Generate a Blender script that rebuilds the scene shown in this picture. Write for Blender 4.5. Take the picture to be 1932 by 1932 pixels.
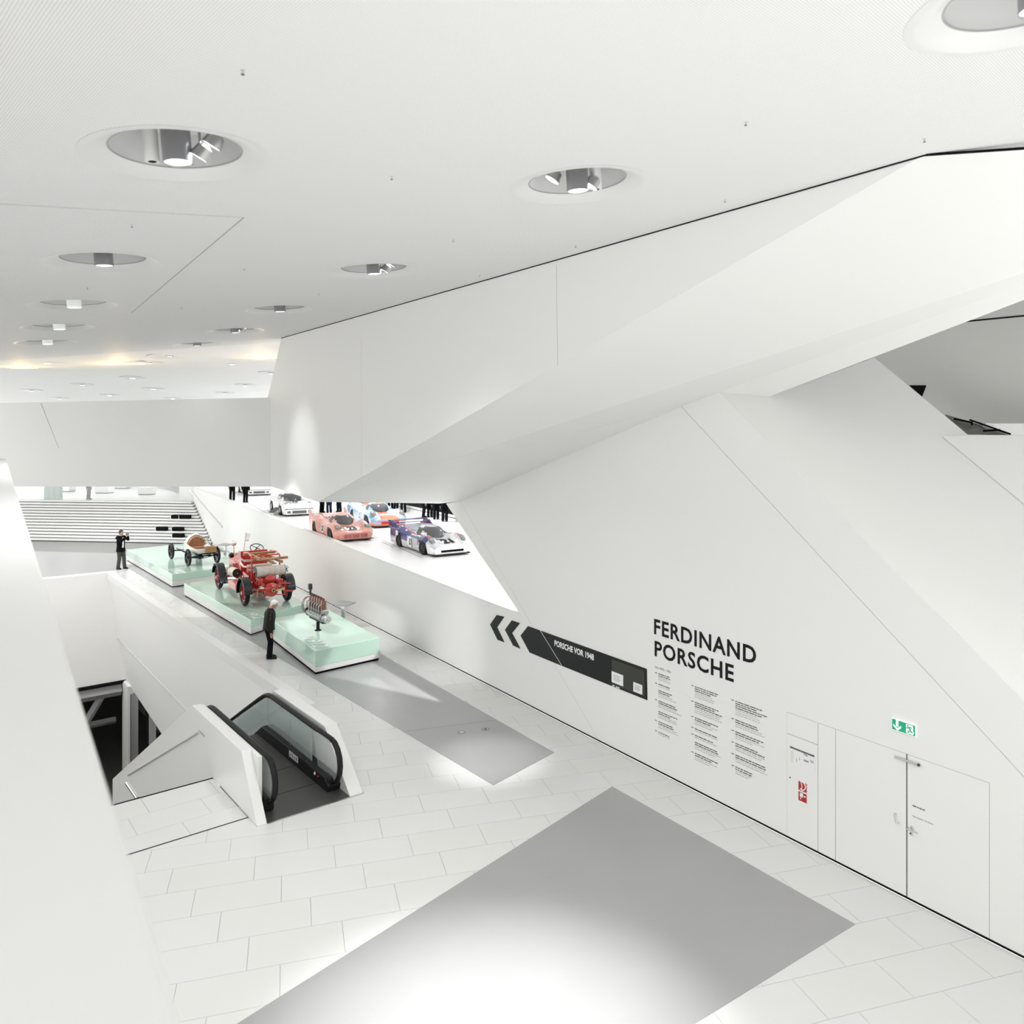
import bpy, bmesh, math, random
from mathutils import Vector, Matrix

random.seed(7)
for o in list(bpy.data.objects): bpy.data.objects.remove(o)
SC = bpy.context.scene
COL = SC.collection
PI = math.pi

# ------------------------------------------------------------------ camera, world, exposure
EYE = 6.6                     # eye height over the exhibition floor (viewer stands on the gallery)
F = 1442.0                    # focal length for a 1932 px frame
HORIZON = 824.0
cam_d = bpy.data.cameras.new('camera'); cam = bpy.data.objects.new('camera', cam_d); COL.objects.link(cam)
cam.location = (0, 0, EYE); cam.rotation_euler = (PI/2, 0, 0)
cam_d.sensor_width = 36; cam_d.lens = 36*F/1932; cam_d.shift_y = -(966-HORIZON)/1932
cam_d.clip_start = .05; cam_d.clip_end = 300
cam_d.dof.use_dof = True; cam_d.dof.focus_distance = 18; cam_d.dof.aperture_fstop = 1.6
SC.camera = cam
SC.view_settings.view_transform = 'Standard'; SC.view_settings.look = 'None'
SC.view_settings.gamma = 1; SC.view_settings.use_curve_mapping = False
SC.view_settings.exposure = 0.20
SC.cycles.use_adaptive_sampling = True; SC.cycles.adaptive_threshold = .035; SC.cycles.use_denoising = True; SC.cycles.max_bounces = 7; SC.cycles.diffuse_bounces = 4; SC.cycles.glossy_bounces = 3; SC.cycles.transmission_bounces = 4; SC.cycles.transparent_max_bounces = 8
W = bpy.data.worlds.new('world'); SC.world = W; W.use_nodes = True
W.node_tree.nodes['Background'].inputs[0].default_value = (1, 1, .985, 1)
W.node_tree.nodes['Background'].inputs[1].default_value = 2.2

LP_ = 370
def spot(name, loc, target, power, size, blend=.9, rad=.25, col=(1, 1, 1)):
    l = bpy.data.lights.new(name, 'SPOT'); l.energy = power; l.spot_size = math.radians(size); l.spot_blend = blend
    l.shadow_soft_size = rad; l.color = col
    o = bpy.data.objects.new(name, l); COL.objects.link(o); o.location = loc
    o.rotation_euler = (Vector(target)-Vector(loc)).to_track_quat('-Z', 'Y').to_euler()
    return o

# ------------------------------------------------------------------ places
def ray(u, v): return (u-966)/F, (v-HORIZON)/F
def floor_at(u, v, z=0.0):
    a, b = ray(u, v); Y = (EYE-z)/b
    return Vector((a*Y, Y, z))
def depth_at(u, v, Y):
    a, b = ray(u, v); return Vector((a*Y, Y, EYE-b*Y))
HC = 3.01                      # ceiling over the eye
CZ = EYE+HC
CG = .085                      # the ceiling falls away from the hanging volume
CN = Vector((.797, .603)); CU = Vector((-7.02, 23.32))
def ceil_z(X, Y):
    def near(X, Y): return CZ+CG*((X-CU.x)*CN.x+(Y-CU.y)*CN.y)
    if Y <= 24.5: return near(X, Y)
    if Y >= 33: return 9.48-.04*(Y-33)
    k = (Y-24.5)/8.5; return near(X, 24.5)*(1-k)+9.48*k
def ceil_at(u, v):
    a, b = ray(u, v); Y = 4.0; f = lambda y: EYE-b*y-ceil_z(a*y, y)
    while Y < 75 and f(Y) < 0: Y += .25
    lo, hi = Y-.25, Y
    for _ in range(20):
        m_ = (lo+hi)/2
        if f(m_) < 0: lo = m_
        else: hi = m_
    return Vector((a*lo, lo, EYE-b*lo))
# right wall: vertical plane, w = 10.75 m
WN = Vector((.8320, .5547, 0)); WD = Vector((-.5547, .8320, 0)); W0 = 10.75
def wall_tz(u, v):
    a, b = ray(u, v); Y = 12.92/(a+.667)
    return ((Y-5.963)/.832, EYE-b*Y)
def WP(t, z, off=0.0): return WN*(W0-off)+WD*t+Vector((0, 0, z))
# escalator frame: s runs away down the well, r to its right
EO = Vector((-4.31, 12.93, 0)); ES = Vector((-.622, .783, 0)); ER = Vector((.783, .622, 0))
def EP(s, r, z=0.0): return EO+ES*s+ER*r+Vector((0, 0, z))
def sr(p): d = Vector((p[0], p[1], 0))-EO; return d.dot(ES), d.dot(ER)
# ramp with the race cars
def ramp_z(t): return 1.67+.0248*t
def ramp_at(u, v, up=0.0):
    a, b = ray(u, v)
    Y = (EYE-1.67-up)/(b+.0248*(.832-.5547*a))
    return Vector((a*Y, Y, EYE-b*Y))
# upper wall (face of the hanging volume) and its sloping soffit
def upper_at(u, v):
    a, b = ray(u, v); Y = 10.56/(a+.7558); return Vector((a*Y, Y, EYE-b*Y))
SN = Vector((.130, .641, 1.618))
def soffit_at(u, v):
    a, b = ray(u, v); Y = (21.35-1.618*EYE)/(.130*a+.641-1.618*b); return Vector((a*Y, Y, EYE-b*Y))

# ------------------------------------------------------------------ materials
MATS = {}
def mat(name, col, rough=.5, metal=0.0, emit=0.0, trans=0.0, alpha=1.0, vary=.02, coat=0.0, bump=0.0, scale=6.0, spec=.5, sss=0.0):
    m = bpy.data.materials.new(name); m.use_nodes = True
    nt = m.node_tree; b = nt.nodes['Principled BSDF']
    c = (col[0], col[1], col[2], 1)
    b.inputs['Roughness'].default_value = rough; b.inputs['Metallic'].default_value = metal
    b.inputs['Specular IOR Level'].default_value = spec
    b.inputs['Coat Weight'].default_value = coat
    b.inputs['Transmission Weight'].default_value = trans; b.inputs['Alpha'].default_value = alpha
    if sss:
        b.inputs['Subsurface Weight'].default_value = sss; b.inputs['Subsurface Radius'].default_value = (.05, .08, .06)
    tc = nt.nodes.new('ShaderNodeTexCoord'); nz = nt.nodes.new('ShaderNodeTexNoise')
    nz.inputs['Scale'].default_value = scale; nz.inputs['Detail'].default_value = 3
    nt.links.new(tc.outputs['Object'], nz.inputs['Vector'])
    mx = nt.nodes.new('ShaderNodeMix'); mx.data_type = 'RGBA'
    mx.inputs['A'].default_value = tuple(max(0, x*(1-vary)) for x in col)+(1,)
    mx.inputs['B'].default_value = tuple(min(1, x*(1+vary)) for x in col)+(1,)
    nt.links.new(nz.outputs['Fac'], mx.inputs['Factor']); nt.links.new(mx.outputs['Result'], b.inputs['Base Color'])
    if bump:
        bp = nt.nodes.new('ShaderNodeBump'); bp.inputs['Strength'].default_value = bump; bp.inputs['Distance'].default_value = .01
        nt.links.new(nz.outputs['Fac'], bp.inputs['Height']); nt.links.new(bp.outputs['Normal'], b.inputs['Normal'])
    if emit:
        b.inputs['Emission Color'].default_value = c; b.inputs['Emission Strength'].default_value = emit
    MATS[name] = m
    return m
WHITE = mat('painted_plaster', (.86, .86, .845), .55, vary=.008, scale=.4)
WHITE2 = mat('satin_white_panel', (.80, .80, .79), .35, vary=.008, scale=.5)
CEILP = mat('smooth_ceiling', (.90, .90, .90), .6, vary=.005)
TILE = mat('white_glazed_tile', (.715, .715, .70), .26, vary=.015, scale=.9, spec=.35)
GROUT = mat('grey_joint', (.30, .30, .29), .8)
MATG = mat('grey_resin', (.36, .36, .36), .28, vary=.04, scale=1.5)
JOINT = mat('panel_joint_grey', (.45, .45, .43), .7)
BLACKJ = mat('black_gap', (.005, .005, .005), .9, spec=.1)
GREENG = mat('green_glass_block', (.52, .72, .61), .12, vary=.03, coat=.3, scale=1.2)
PLINTH = mat('white_steel_plinth', (.74, .74, .73), .3)
RUBBER = mat('black_rubber', (.010, .010, .011), .5, vary=.2, spec=.25)
DARKM = mat('dark_grey_steel', (.07, .07, .066), .45, metal=.3, vary=.1, scale=20)
STEEL = mat('brushed_steel', (.62, .62, .62), .28, metal=.9)
CHROME = mat('polished_chrome', (.8, .8, .8), .1, metal=1)
GLASSP = mat('balustrade_glass', (.62, .72, .70), .03, alpha=.38, spec=.8)
CLEARG = mat('clear_glass', (.85, .92, .9), .03, alpha=.16, spec=.8)
LENS = mat('lamp_lens', (.93, .96, 1), .3, emit=3)
REFL = mat('satin_reflector', (.76, .76, .76), .35)
INK = mat('black_lettering', (.008, .008, .012), .6, spec=.2)
PANELK = mat('black_sign_panel', (.010, .013, .013), .35, vary=.1, spec=.25)
SCREENK = mat('grey_screen_inlay', (.045, .048, .042), .3, spec=.3)
PAPER = mat('white_paper', (.86, .86, .87), .5)
GREYINK = mat('grey_print', (.30, .30, .30), .6)
LGREYINK = mat('pale_grey_print', (.52, .52, .52), .6)
SIGNG = mat('exit_green', (.01, .38, .20), .4, emit=.15)
SIGNW = mat('sign_white', (.92, .96, .94), .4, emit=.2)
SIGNR = mat('fire_red', (.45, .015, .012), .4)
RED = mat('fire_engine_red', (.50, .022, .016), .18, coat=.8, vary=.06)
BLACKG = mat('black_gloss_paint', (.007, .008, .012), .14, coat=.35, spec=.3, vary=.1)
BRASS = mat('brass', (.65, .50, .28), .22, metal=.9)
COPPER = mat('copper', (.26, .11, .075), .3, metal=.7, vary=.15, scale=12)
WOODM = mat('varnished_wood', (.36, .19, .085), .4, vary=.25, scale=14)
LEATHER = mat('brown_leather', (.34, .15, .07), .45, vary=.12, bump=.3, scale=8)
HOSE = mat('beige_canvas_hose', (.62, .58, .52), .8, vary=.12, bump=.5, scale=30)
CREAM = mat('cream_white_paint', (.80, .79, .75), .25, coat=.5)
PIPEW = mat('nickel_pipe', (.78, .70, .64), .18, metal=.5)
IRON = mat('dark_iron', (.05, .052, .055), .35, metal=.6, vary=.3, scale=25)
ALU = mat('cast_aluminium', (.36, .37, .37), .32, metal=.7, vary=.15, scale=18)
SKIN = mat('skin', (.50, .29, .21), .5)
HAIRG = mat('grey_white_hair', (.70, .66, .65), .8, bump=.5, scale=60)
HAIRK = mat('black_hair', (.012, .010, .009), .6, bump=.5, scale=60)
JACKB = mat('black_wool', (.006, .006, .007), .9, spec=.1)
JACKD = mat('dark_olive_leather', (.015, .013, .010), .55, spec=.2, vary=.25, scale=10, bump=.3)
JACKL = mat('jacket_piping_grey', (.11, .105, .095), .5)
TROG = mat('grey_trouser_cloth', (.075, .075, .068), .9, spec=.1)
TROK = mat('black_trouser_cloth', (.005, .007, .009), .9, spec=.1)
TRON = mat('navy_trouser_cloth', (.010, .015, .035), .9, spec=.1)
SHOEK = mat('black_shoe_leather', (.008, .008, .009), .4, spec=.25)
SHIRT = mat('white_shirt', (.85, .85, .86), .7)
PINK = mat('salmon_pink_paint', (.80, .38, .31), .16, coat=.8, vary=.01)
LBLUE = mat('pale_blue_paint', (.36, .53, .76), .16, coat=.8, vary=.01)
ORANGE = mat('orange_paint', (.80, .17, .08), .2, coat=.6)
CARW = mat('white_car_paint', (.85, .86, .87), .16, coat=.8)
SILVER = mat('silver_car_paint', (.62, .64, .67), .2, metal=.35, coat=.7)
NAVY = mat('navy_blue_paint', (.035, .045, .20), .2, coat=.8)
REDS = mat('red_stripe_paint', (.72, .05, .06), .2, coat=.7)
SKYB = mat('light_blue_stripe', (.20, .45, .80), .2, coat=.7)
GLASSD = mat('dark_car_glass', (.075, .08, .082), .06, spec=.8)
LAMPG2 = mat('lamp_cover_grey', (.22, .22, .215), .12)
LAMPG = mat('headlamp_glass', (.45, .47, .45), .08, metal=.6)
SEATK = mat('black_cushion', (.006, .008, .008), .9, spec=.15)
GREENC = mat('greenish_glass_cabinet', (.42, .50, .47), .15)
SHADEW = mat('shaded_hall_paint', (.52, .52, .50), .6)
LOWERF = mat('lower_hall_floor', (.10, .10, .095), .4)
LOWERB = mat('lower_hall_black', (.006, .007, .007), .6, spec=.2)
WARM = mat('warm_cove_lamp', (1, .66, .28), .5, emit=2.2)

# perforated acoustic ceiling
m = bpy.data.materials.new('perforated_ceiling'); m.use_nodes = True; nt = m.node_tree; b = nt.nodes['Principled BSDF']
b.inputs['Roughness'].default_value = .6
tc = nt.nodes.new('ShaderNodeTexCoord'); mp = nt.nodes.new('ShaderNodeMapping')
mp.inputs['Rotation'].default_value = (0, 0, math.radians(45)); mp.inputs['Scale'].default_value = (52, 52, 0)
vo = nt.nodes.new('ShaderNodeTexVoronoi'); vo.inputs['Randomness'].default_value = 0; vo.inputs['Scale'].default_value = 1
vo.voronoi_dimensions = '2D'
cr = nt.nodes.new('ShaderNodeValToRGB'); cr.color_ramp.elements[0].position = .22; cr.color_ramp.elements[1].position = .32
cr.color_ramp.elements[0].color = (.55, .55, .55, 1); cr.color_ramp.elements[1].color = (.90, .90, .90, 1)
nt.links.new(tc.outputs['Object'], mp.inputs['Vector']); nt.links.new(mp.outputs['Vector'], vo.inputs['Vector'])
nt.links.new(vo.outputs['Distance'], cr.inputs['Fac']); nt.links.new(cr.outputs['Color'], b.inputs['Base Color'])
PERF = m

# ------------------------------------------------------------------ builders
def tag(o, label=None, cat=None, group=None, kind=None):
    if label: o['label'] = label
    if cat: o['category'] = cat
    if group: o['group'] = group
    if kind: o['kind'] = kind
    return o
def empty(name, loc=(0, 0, 0), rz=0.0, scale=1.0, parent=None):
    o = bpy.data.objects.new(name, None); COL.objects.link(o); o.location = loc; o.rotation_euler = (0, 0, rz)
    o.scale = (scale,)*3; o.empty_display_size = .1
    if parent: o.parent = parent
    return o
def copy_tree(o, parent=None):
    c = o.copy(); COL.objects.link(c)
    if parent: c.parent = parent
    for ch in list(o.children): copy_tree(ch, c)
    return c

class MB:
    def __init__(s): s.v = []; s.f = []; s.m = []; s.mats = []
    def mi(s, m):
        if m is None: return 0
        if m not in s.mats: s.mats.append(m)
        return s.mats.index(m)
    def add(s, vs, fs, m=None):
        k = len(s.v); i = s.mi(m)
        s.v += [tuple(p) for p in vs]; s.f += [[a+k for a in f] for f in fs]; s.m += [i]*len(fs)
        return s
    def box(s, x0, x1, y0, y1, z0, z1, m=None, M=None):
        vs = [Vector((x, y, z)) for z in (z0, z1) for x, y in ((x0, y0), (x1, y0), (x1, y1), (x0, y1))]
        if M is not None: vs = [M @ p for p in vs]
        return s.add(vs, [(3, 2, 1, 0), (4, 5, 6, 7), (0, 1, 5, 4), (1, 2, 6, 5), (2, 3, 7, 6), (3, 0, 4, 7)], m)
    def prism(s, pts, off, m=None):
        pts = [Vector(p) for p in pts]; n = len(pts); off = Vector(off)
        nn = Vector((0, 0, 0))
        for i in range(n): nn += pts[i].cross(pts[(i+1) % n])
        if nn.dot(off) > 0: pts.reverse()
        vs = pts+[p+off for p in pts]
        fs = [list(range(n)), list(range(2*n-1, n-1, -1))]+[(i, i+n, (i+1) % n+n, (i+1) % n) for i in range(n)]
        return s.add(vs, fs, m)
    def cyl(s, p0, p1, r0, r1=None, n=16, m=None, caps=True):
        if r1 is None: r1 = r0
        return s.tube([p0, p1], [r0, r1], n, m, caps)
    def tube(s, path, r, n=8, m=None, caps=True, closed=False, flat=None):
        path = [Vector(p) for p in path]; k = len(path)
        rs = r if isinstance(r, (list, tuple)) else [r]*k
        vs = []; up = None
        for i, p in enumerate(path):
            if closed: d = path[(i+1) % k]-path[i-1]
            else: d = path[min(i+1, k-1)]-path[max(i-1, 0)]
            d = d.normalized() if d.length > 1e-9 else Vector((0, 0, 1))
            if up is None:
                up = Vector((0, 0, 1)) if abs(d.z) < .9 else Vector((1, 0, 0))
            a = up-d*up.dot(d)
            if a.length < 1e-4: a = Vector((1, 0, 0))-d*d.x
            a.normalize(); bb = d.cross(a); up = a
            fa, fb = flat if flat else (1, 1)
            for j in range(n):
                t = 2*PI*j/n
                vs.append(p+a*math.cos(t)*rs[i]*fa+bb*math.sin(t)*rs[i]*fb)
        fs = []
        for i in range(k if closed else k-1):
            q = (i+1) % k
            for j in range(n):
                jj = (j+1) % n
                fs.append((i*n+j, i*n+jj, q*n+jj, q*n+j))
        if caps and not closed:
            fs.append(list(range(n-1, -1, -1))); fs.append([(k-1)*n+j for j in range(n)])
        return s.add(vs, fs, m)
    def lathe(s, prof, c=(0, 0, 0), axis='z', n=24, m=None, M=None):
        vs = []; c = Vector(c)
        for r, h in prof:
            for j in range(n):
                t = 2*PI*j/n; x, y = r*math.cos(t), r*math.sin(t)
                p = {'z': Vector((x, y, h)), 'y': Vector((x, h, -y)), 'x': Vector((h, x, y))}[axis]
                if M is not None: p = M @ p
                vs.append(c+p)
        fs = []
        for i in range(len(prof)-1):
            for j in range(n):
                jj = (j+1) % n; fs.append((i*n+j, i*n+jj, (i+1)*n+jj, (i+1)*n+j))
        return s.add(vs, fs, m)
    def ball(s, c, r, n=12, m=None, M=None):
        rx, ry, rz = r if isinstance(r, (list, tuple)) else (r, r, r)
        c = Vector(c); vs = []; fs = []; k = n//2
        for i in range(k+1):
            th = PI*i/k
            for j in range(n):
                p = Vector((rx*math.sin(th)*math.cos(2*PI*j/n), ry*math.sin(th)*math.sin(2*PI*j/n), rz*math.cos(th)))
                if M is not None: p = M @ p
                vs.append(c+p)
        for i in range(k):
            for j in range(n):
                jj = (j+1) % n; fs.append((i*n+j, (i+1)*n+j, (i+1)*n+jj, i*n+jj))
        return s.add(vs, fs, m)
    def build(s, name, m=None, parent=None, smooth=False, bevel=0.0, weld=False):
        me = bpy.data.meshes.new(name); me.from_pydata(s.v, [], s.f)
        for x in (s.mats or [m]): me.materials.append(x)
        if s.mats: me.polygons.foreach_set('material_index', s.m)
        if weld:
            bm = bmesh.new(); bm.from_mesh(me); bmesh.ops.remove_doubles(bm, verts=bm.verts, dist=1e-5)
            bmesh.ops.recalc_face_normals(bm, faces=bm.faces); bm.to_mesh(me); bm.free()
        me.update()
        if smooth:
            me.polygons.foreach_set('use_smooth', [True]*len(me.polygons))
            try: me.set_sharp_from_angle(angle=math.radians(40))
            except Exception: pass
        o = bpy.data.objects.new(name, me); COL.objects.link(o)
        if parent: o.parent = parent
        if bevel:
            md = o.modifiers.new('bevel', 'BEVEL'); md.width = bevel; md.segments = 2; md.limit_method = 'ANGLE'
        return o
def text_mesh(txt, bold=0.0, spacing=1.0):
    c = bpy.data.curves.new('txt', 'FONT'); c.body = txt; c.offset = bold; c.resolution_u = 3; c.space_character = spacing
    o = bpy.data.objects.new('txt', c); COL.objects.link(o)
    dg = bpy.context.evaluated_depsgraph_get(); me = bpy.data.meshes.new_from_object(o.evaluated_get(dg))
    bpy.data.objects.remove(o)
    vs = [v.co.copy() for v in me.vertices]; fs = [tuple(p.vertices) for p in me.polygons]
    x0 = min(v.x for v in vs); x1 = max(v.x for v in vs); y0 = min(v.y for v in vs); y1 = max(v.y for v in vs)
    vs = [((v.x-x0)/(x1-x0), (v.y-y0)/(y1-y0)) for v in vs]
    bpy.data.meshes.remove(me)
    return vs, fs
def wall_text(name, txt, m, t0, t1, z0, z1, off, parent=None, bold=0.01, spacing=1.0, thick=.002):
    bold *= 1.9
    vs, fs = text_mesh(txt, bold, spacing)
    P = [WP(t0+(t1-t0)*x, z0+(z1-z0)*y, off) for x, y in vs]
    n = len(P)
    B = MB(); B.add([p for p in P], fs)
    return B.build(name, m, parent)
def wall_poly(uvs, off, thick, m, name, parent=None):
    P = [WP(*wall_tz(u, v), off) for u, v in uvs]
    return MB().prism(P, WN*thick).build(name, m, parent)

# ================================================================== SETTING
# --- clip helpers for the tiling
def clip(poly, hp):
    for (nx, ny, c) in hp:
        out = []
        for i in range(len(poly)):
            p, q = poly[i-1], poly[i]
            dp = nx*p[0]+ny*p[1]-c; dq = nx*q[0]+ny*q[1]-c
            if (dp <= 0) != (dq <= 0):
                k = dp/(dp-dq); out.append((p[0]+(q[0]-p[0])*k, p[1]+(q[1]-p[1])*k))
            if dq <= 0: out.append(q)
        poly = out
        if len(poly) < 3: return []
    return poly
def area(p): return abs(sum(p[i-1][0]*p[i][1]-p[i][0]*p[i-1][1] for i in range(len(p))))/2
def hp_s(c, sign=1):   # s<c (sign 1) or s>c (-1)
    base = ES.x*EO.x+ES.y*EO.y
    return (ES.x*sign, ES.y*sign, (c+base)*sign)
def hp_r(c, sign=1):
    base = ER.x*EO.x+ER.y*EO.y
    return (ER.x*sign, ER.y*sign, (c+base)*sign)
hp_wall = (WN.x, WN.y, W0-.012)
def inside(pt, poly):
    c = False
    for i in range(len(poly)):
        (x1, y1), (x2, y2) = poly[i-1][:2], poly[i][:2]
        if (y1 > pt[1]) != (y2 > pt[1]) and pt[0] < (x2-x1)*(pt[1]-y1)/(y2-y1)+x1: c = not c
    return c
# grey floor fields
mat_big = [floor_at(1155, 1484), floor_at(1614, 1744), Vector((-1.2, 6.39, 0)), Vector((-6.4, 4.72, 0))]
_a = floor_at(1155, 1484); _b = floor_at(485, 1908); mat_big[3] = _a+(_b-_a)*1.9
_a = floor_at(1614, 1744); _b = floor_at(1350, 1908); mat_big[2] = _a+(_b-_a)*2.6
mat_small = [floor_at(931, 1482), floor_at(1046, 1420), floor_at(735, 1243), EP(29.5, 8.9), EP(30.5, 4.1)]
mat_far = [EP(28.4+.6, -6), EP(28.9, 3.6), EP(30.5, 4.1), EP(33.5, 4.9), Vector((-21.8, 43.2, 0)), Vector((-34, 45, 0)), Vector((-34, 37, 0))]
pieces = [[hp_s(.4), hp_r(0)], [hp_s(0), hp_r(0, -1), hp_r(2)], [hp_s(5.0), hp_r(2, -1), hp_r(3.3)], [hp_r(3.3, -1), hp_wall]]
# sub-floor under the tiles
B = MB()
for hp in pieces:
    big = [(-40, 3), (25, 3), (25, 62), (-40, 62)]
    q = clip(big, hp)
    if q: B.prism([(x, y, -.012) for x, y in q], (0, 0, -.3))
q = clip([(-45, 20), (25, 20), (25, 60), (-45, 60)], [hp_s(28.4, -1), hp_r(3.3)])
B.prism([(x, y, -.012) for x, y in q], (0, 0, -.3))
floor = tag(B.build('floor', GROUT), kind='structure')
# tiles in third bond
R_ = Vector((.9605, .2785, 0)); N_ = Vector((-.2785, .9605, 0)); TL, TD, SH = 1.195, .668, .40
P0 = Vector((-1.157, 13.54, 0)); G = .0022
cand = []
for k in range(-50, 13):
    for i in range(-45, 45):
        c0 = P0+R_*(i*TL+k*SH)-N_*(k*TD)
        cc = c0+R_*TL/2-N_*TD/2
        if cc.y < 5.5 or cc.y > 47 or abs(cc.x) > .72*cc.y+1: continue
        quad = [c0+R_*G-N_*G, c0+R_*(TL-G)-N_*G, c0+R_*(TL-G)-N_*(TD-G), c0+R_*G-N_*(TD-G)]
        qs = [(p.x, p.y) for p in quad]
        if all(inside(p, mat_big) for p in qs) or all(inside(p, mat_small) for p in qs): continue
        got = []
        for hp in pieces:
            hq = clip(qs, hp)
            if len(hq) > 2 and area(hq) > .004: got.append(hq)
        s_, r_ = sr(cc)
        if s_ > 28.4 and r_ < 3.3:
            hq = clip(qs, [hp_s(28.4, -1), hp_r(3.3)])
            if len(hq) > 2: got.append(hq)
        if got: cand.append((cc.length, cc, got))
cand.sort(key=lambda a: a[0])
rest = MB(); nt_ = 0
TILEV = [TILE, mat('white_glazed_tile_warm', (.705, .705, .685), .28, vary=.015, scale=.9, spec=.35), mat('white_glazed_tile_cool', (.71, .71, .705), .24, vary=.015, scale=.9, spec=.35)]
for d, cc, got in cand:
    u = 966+F*cc.x/cc.y; v = HORIZON+F*EYE/cc.y
    vis = -40 < u < 1972 and v < 2010 and not (u < 240+(v-1500)*.3)
    if vis and nt_ < 298:
        T = MB()
        for q in got: T.prism([(x-cc.x, y-cc.y, 0) for x, y in q], (0, 0, -.012))
        o = T.build('floor_tile', TILEV[(nt_*7+nt_//3) % 3], floor); o.location = (cc.x, cc.y, 0); nt_ += 1
    elif d > 9:
        for q in got: rest.prism([(x, y, 0) for x, y in q], (0, 0, -.012))
tag(rest.build('far_tile_field', TILE, floor), kind='stuff')
# strip beside the escalator: three rows with their own bond
Ls = 1.2; rows = [(.445, .97), (.97, 1.66), (1.66, 2.35)]
B = MB(); B.prism([EP(.4, -8, -.03), EP(.4, -.0, -.03), EP(2.4, -.0, -.03), EP(2.4, -8, -.03)], (0, 0, -.3)); 
strip = tag(B.build('floor_strip', BLACKJ), kind='structure')
for s0, s1 in ((.40, .437), (2.358, 2.40)):
    MB().prism([EP(s0, -8, -.004), EP(s0, -.0, -.004), EP(s1, -.0, -.004), EP(s1, -8, -.004)], (0, 0, -.02)).build('black_edge_joint', BLACKJ, strip)
for k, (s0, s1) in enumerate(rows):
    off = (.95, .45, 1.30)[k]
    for i in range(-8, 2):
        r0 = -off+i*Ls; r1 = r0+Ls
        r0, r1 = max(r0, -8), min(r1, -.015)
        if r1-r0 < .05: continue
        MB().prism([EP(s0+G, r0+G, -.004), EP(s0+G, r1-G, -.004), EP(s1-G, r1-G, -.004), EP(s1-G, r0+G, -.004)], (0, 0, -.014)).build('floor_tile', TILEV[(k+i) % 3], strip)
# grey fields
tag(MB().prism([p+Vector((0, 0, .004)) for p in mat_big], (0, 0, -.004)).build('trim_1', MATG), kind='structure')
f2 = tag(MB().prism([p+Vector((0, 0, .004)) for p in mat_small], (0, 0, -.004)).build('trim_2', MATG), kind='structure')
tag(MB().prism([p+Vector((0, 0, .004)) for p in mat_far], (0, 0, -.004)).build('trim_3', MATG), kind='structure')
j0, j1 = floor_at(762, 1381), floor_at(936, 1359)
MB().prism([j0+Vector((0, 0, .0052)), j1+Vector((0, 0, .0052)), j1+Vector((0, .018, .0052)), j0+Vector((0, .018, .0052))], (0, 0, -.001)).build('joint_line', GROUT, f2)
for i, (u, v) in enumerate(((871, 1382), (916, 1376))):
    p = floor_at(u, v); e = empty('floor_socket', p+Vector((0, 0, .004)))
    tag(e, 'round steel floor socket in the grey floor field, ' + ('nearer the escalator' if i == 0 else 'nearer the long white wall'), 'floor socket', 'floor sockets in the grey field')
    B = MB(); B.lathe([(.078, 0), (.078, .002), (.088, .002), (.088, 0)], n=28); B.build('outer_ring', DARKM, e)
    B = MB(); B.lathe([(0, .003), (.076, .003), (.076, 0)], n=28); B.build('cover_plate', MATG, e)
    B = MB(); B.lathe([(0, .006), (.034, .006), (.036, .003)], n=20); B.build('centre_plug', DARKM if i else STEEL, e)

# --- right wall
def W3(lst, m, name, off=0.0, thick=.3):
    return tag(MB().prism([WP(t, z, off) for t, z in lst], WN*thick).build(name, m), kind='structure')
tE = wall_tz(1355, 740); tM = wall_tz(1285, 767); tJ = wall_tz(868, 946); tK = wall_tz(841, 950)
wallr = W3([(.6, .03), tE, tM, tJ, tK, (15.75, 2.17), (28.2, 2.49), (60, 3.28), (60, .03)], WHITE, 'wall_right')
tag(MB().prism([WP(-3, 0, .004), WP(60, 0, .004), WP(60, .032, .004), WP(-3, .032, .004)], WN*.05).build('base_shadow_gap', BLACKJ), kind='structure')  # black strip put in for the shadow gap at the wall base
def seam(pts, w=.007, name='panel_joint', parent=None, m=JOINT, fn=None, off=.002):
    """thin recess line between two points on a plane, drawn as a strip"""
    for p, q in zip(pts[:-1], pts[1:]):
        p, q = Vector(p), Vector(q); n = fn
        side = (q-p).normalized().cross(n).normalized()*w/2
        MB().prism([p+side+n*off, q+side+n*off, q-side+n*off, p-side+n*off], -n*off).build(name, m, parent)
nW = -WN
def wuv(*l): return [WP(*wall_tz(u, v)) for u, v in l]
seam(wuv((1285, 767), (1908, 1440), (1932, 1466)), .008, parent=wallr, fn=nW)
seam(wuv((866, 943), (1144, 1422)), .006, parent=wallr, fn=nW, m=mat('faint_joint', (.58, .58, .56), .7))
# coping of the ramp parapet
cop = MB().prism([WP(15.75, 2.17, .012), WP(28.2, 2.49, .012), WP(60, 3.28, .012), WP(60, 3.28, -.26), WP(28.2, 2.49, -.26), WP(15.75, 2.17, -.26)], (0, 0, .02)).build('coping', WHITE2, wallr)
# facets to the right of the main wall
E1a = WP(*tE); E1b = WP(.6, 0)
C3 = soffit_at(1452, 748)
nF = (E1b-E1a).cross(C3-E1a).normalized()
def facet_at(u, v):
    a, b = ray(u, v); d = Vector((a, 1, -b)); o = Vector((0, 0, EYE)); k = (E1a-o).dot(nF)/d.dot(nF); return o+d*k
fa, fb = facet_at(1650, 675), facet_at(1908, 935)
fm, fr, fq = facet_at(1826, 820), facet_at(2150, 824), facet_at(2150, 1400)
thk = nF*(-.4 if nF.y < 0 else .4)
tag(MB().prism([E1a, C3, fa, fm, fr, fq, E1b], thk).build('wall_facet', WHITE), kind='structure')
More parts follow.
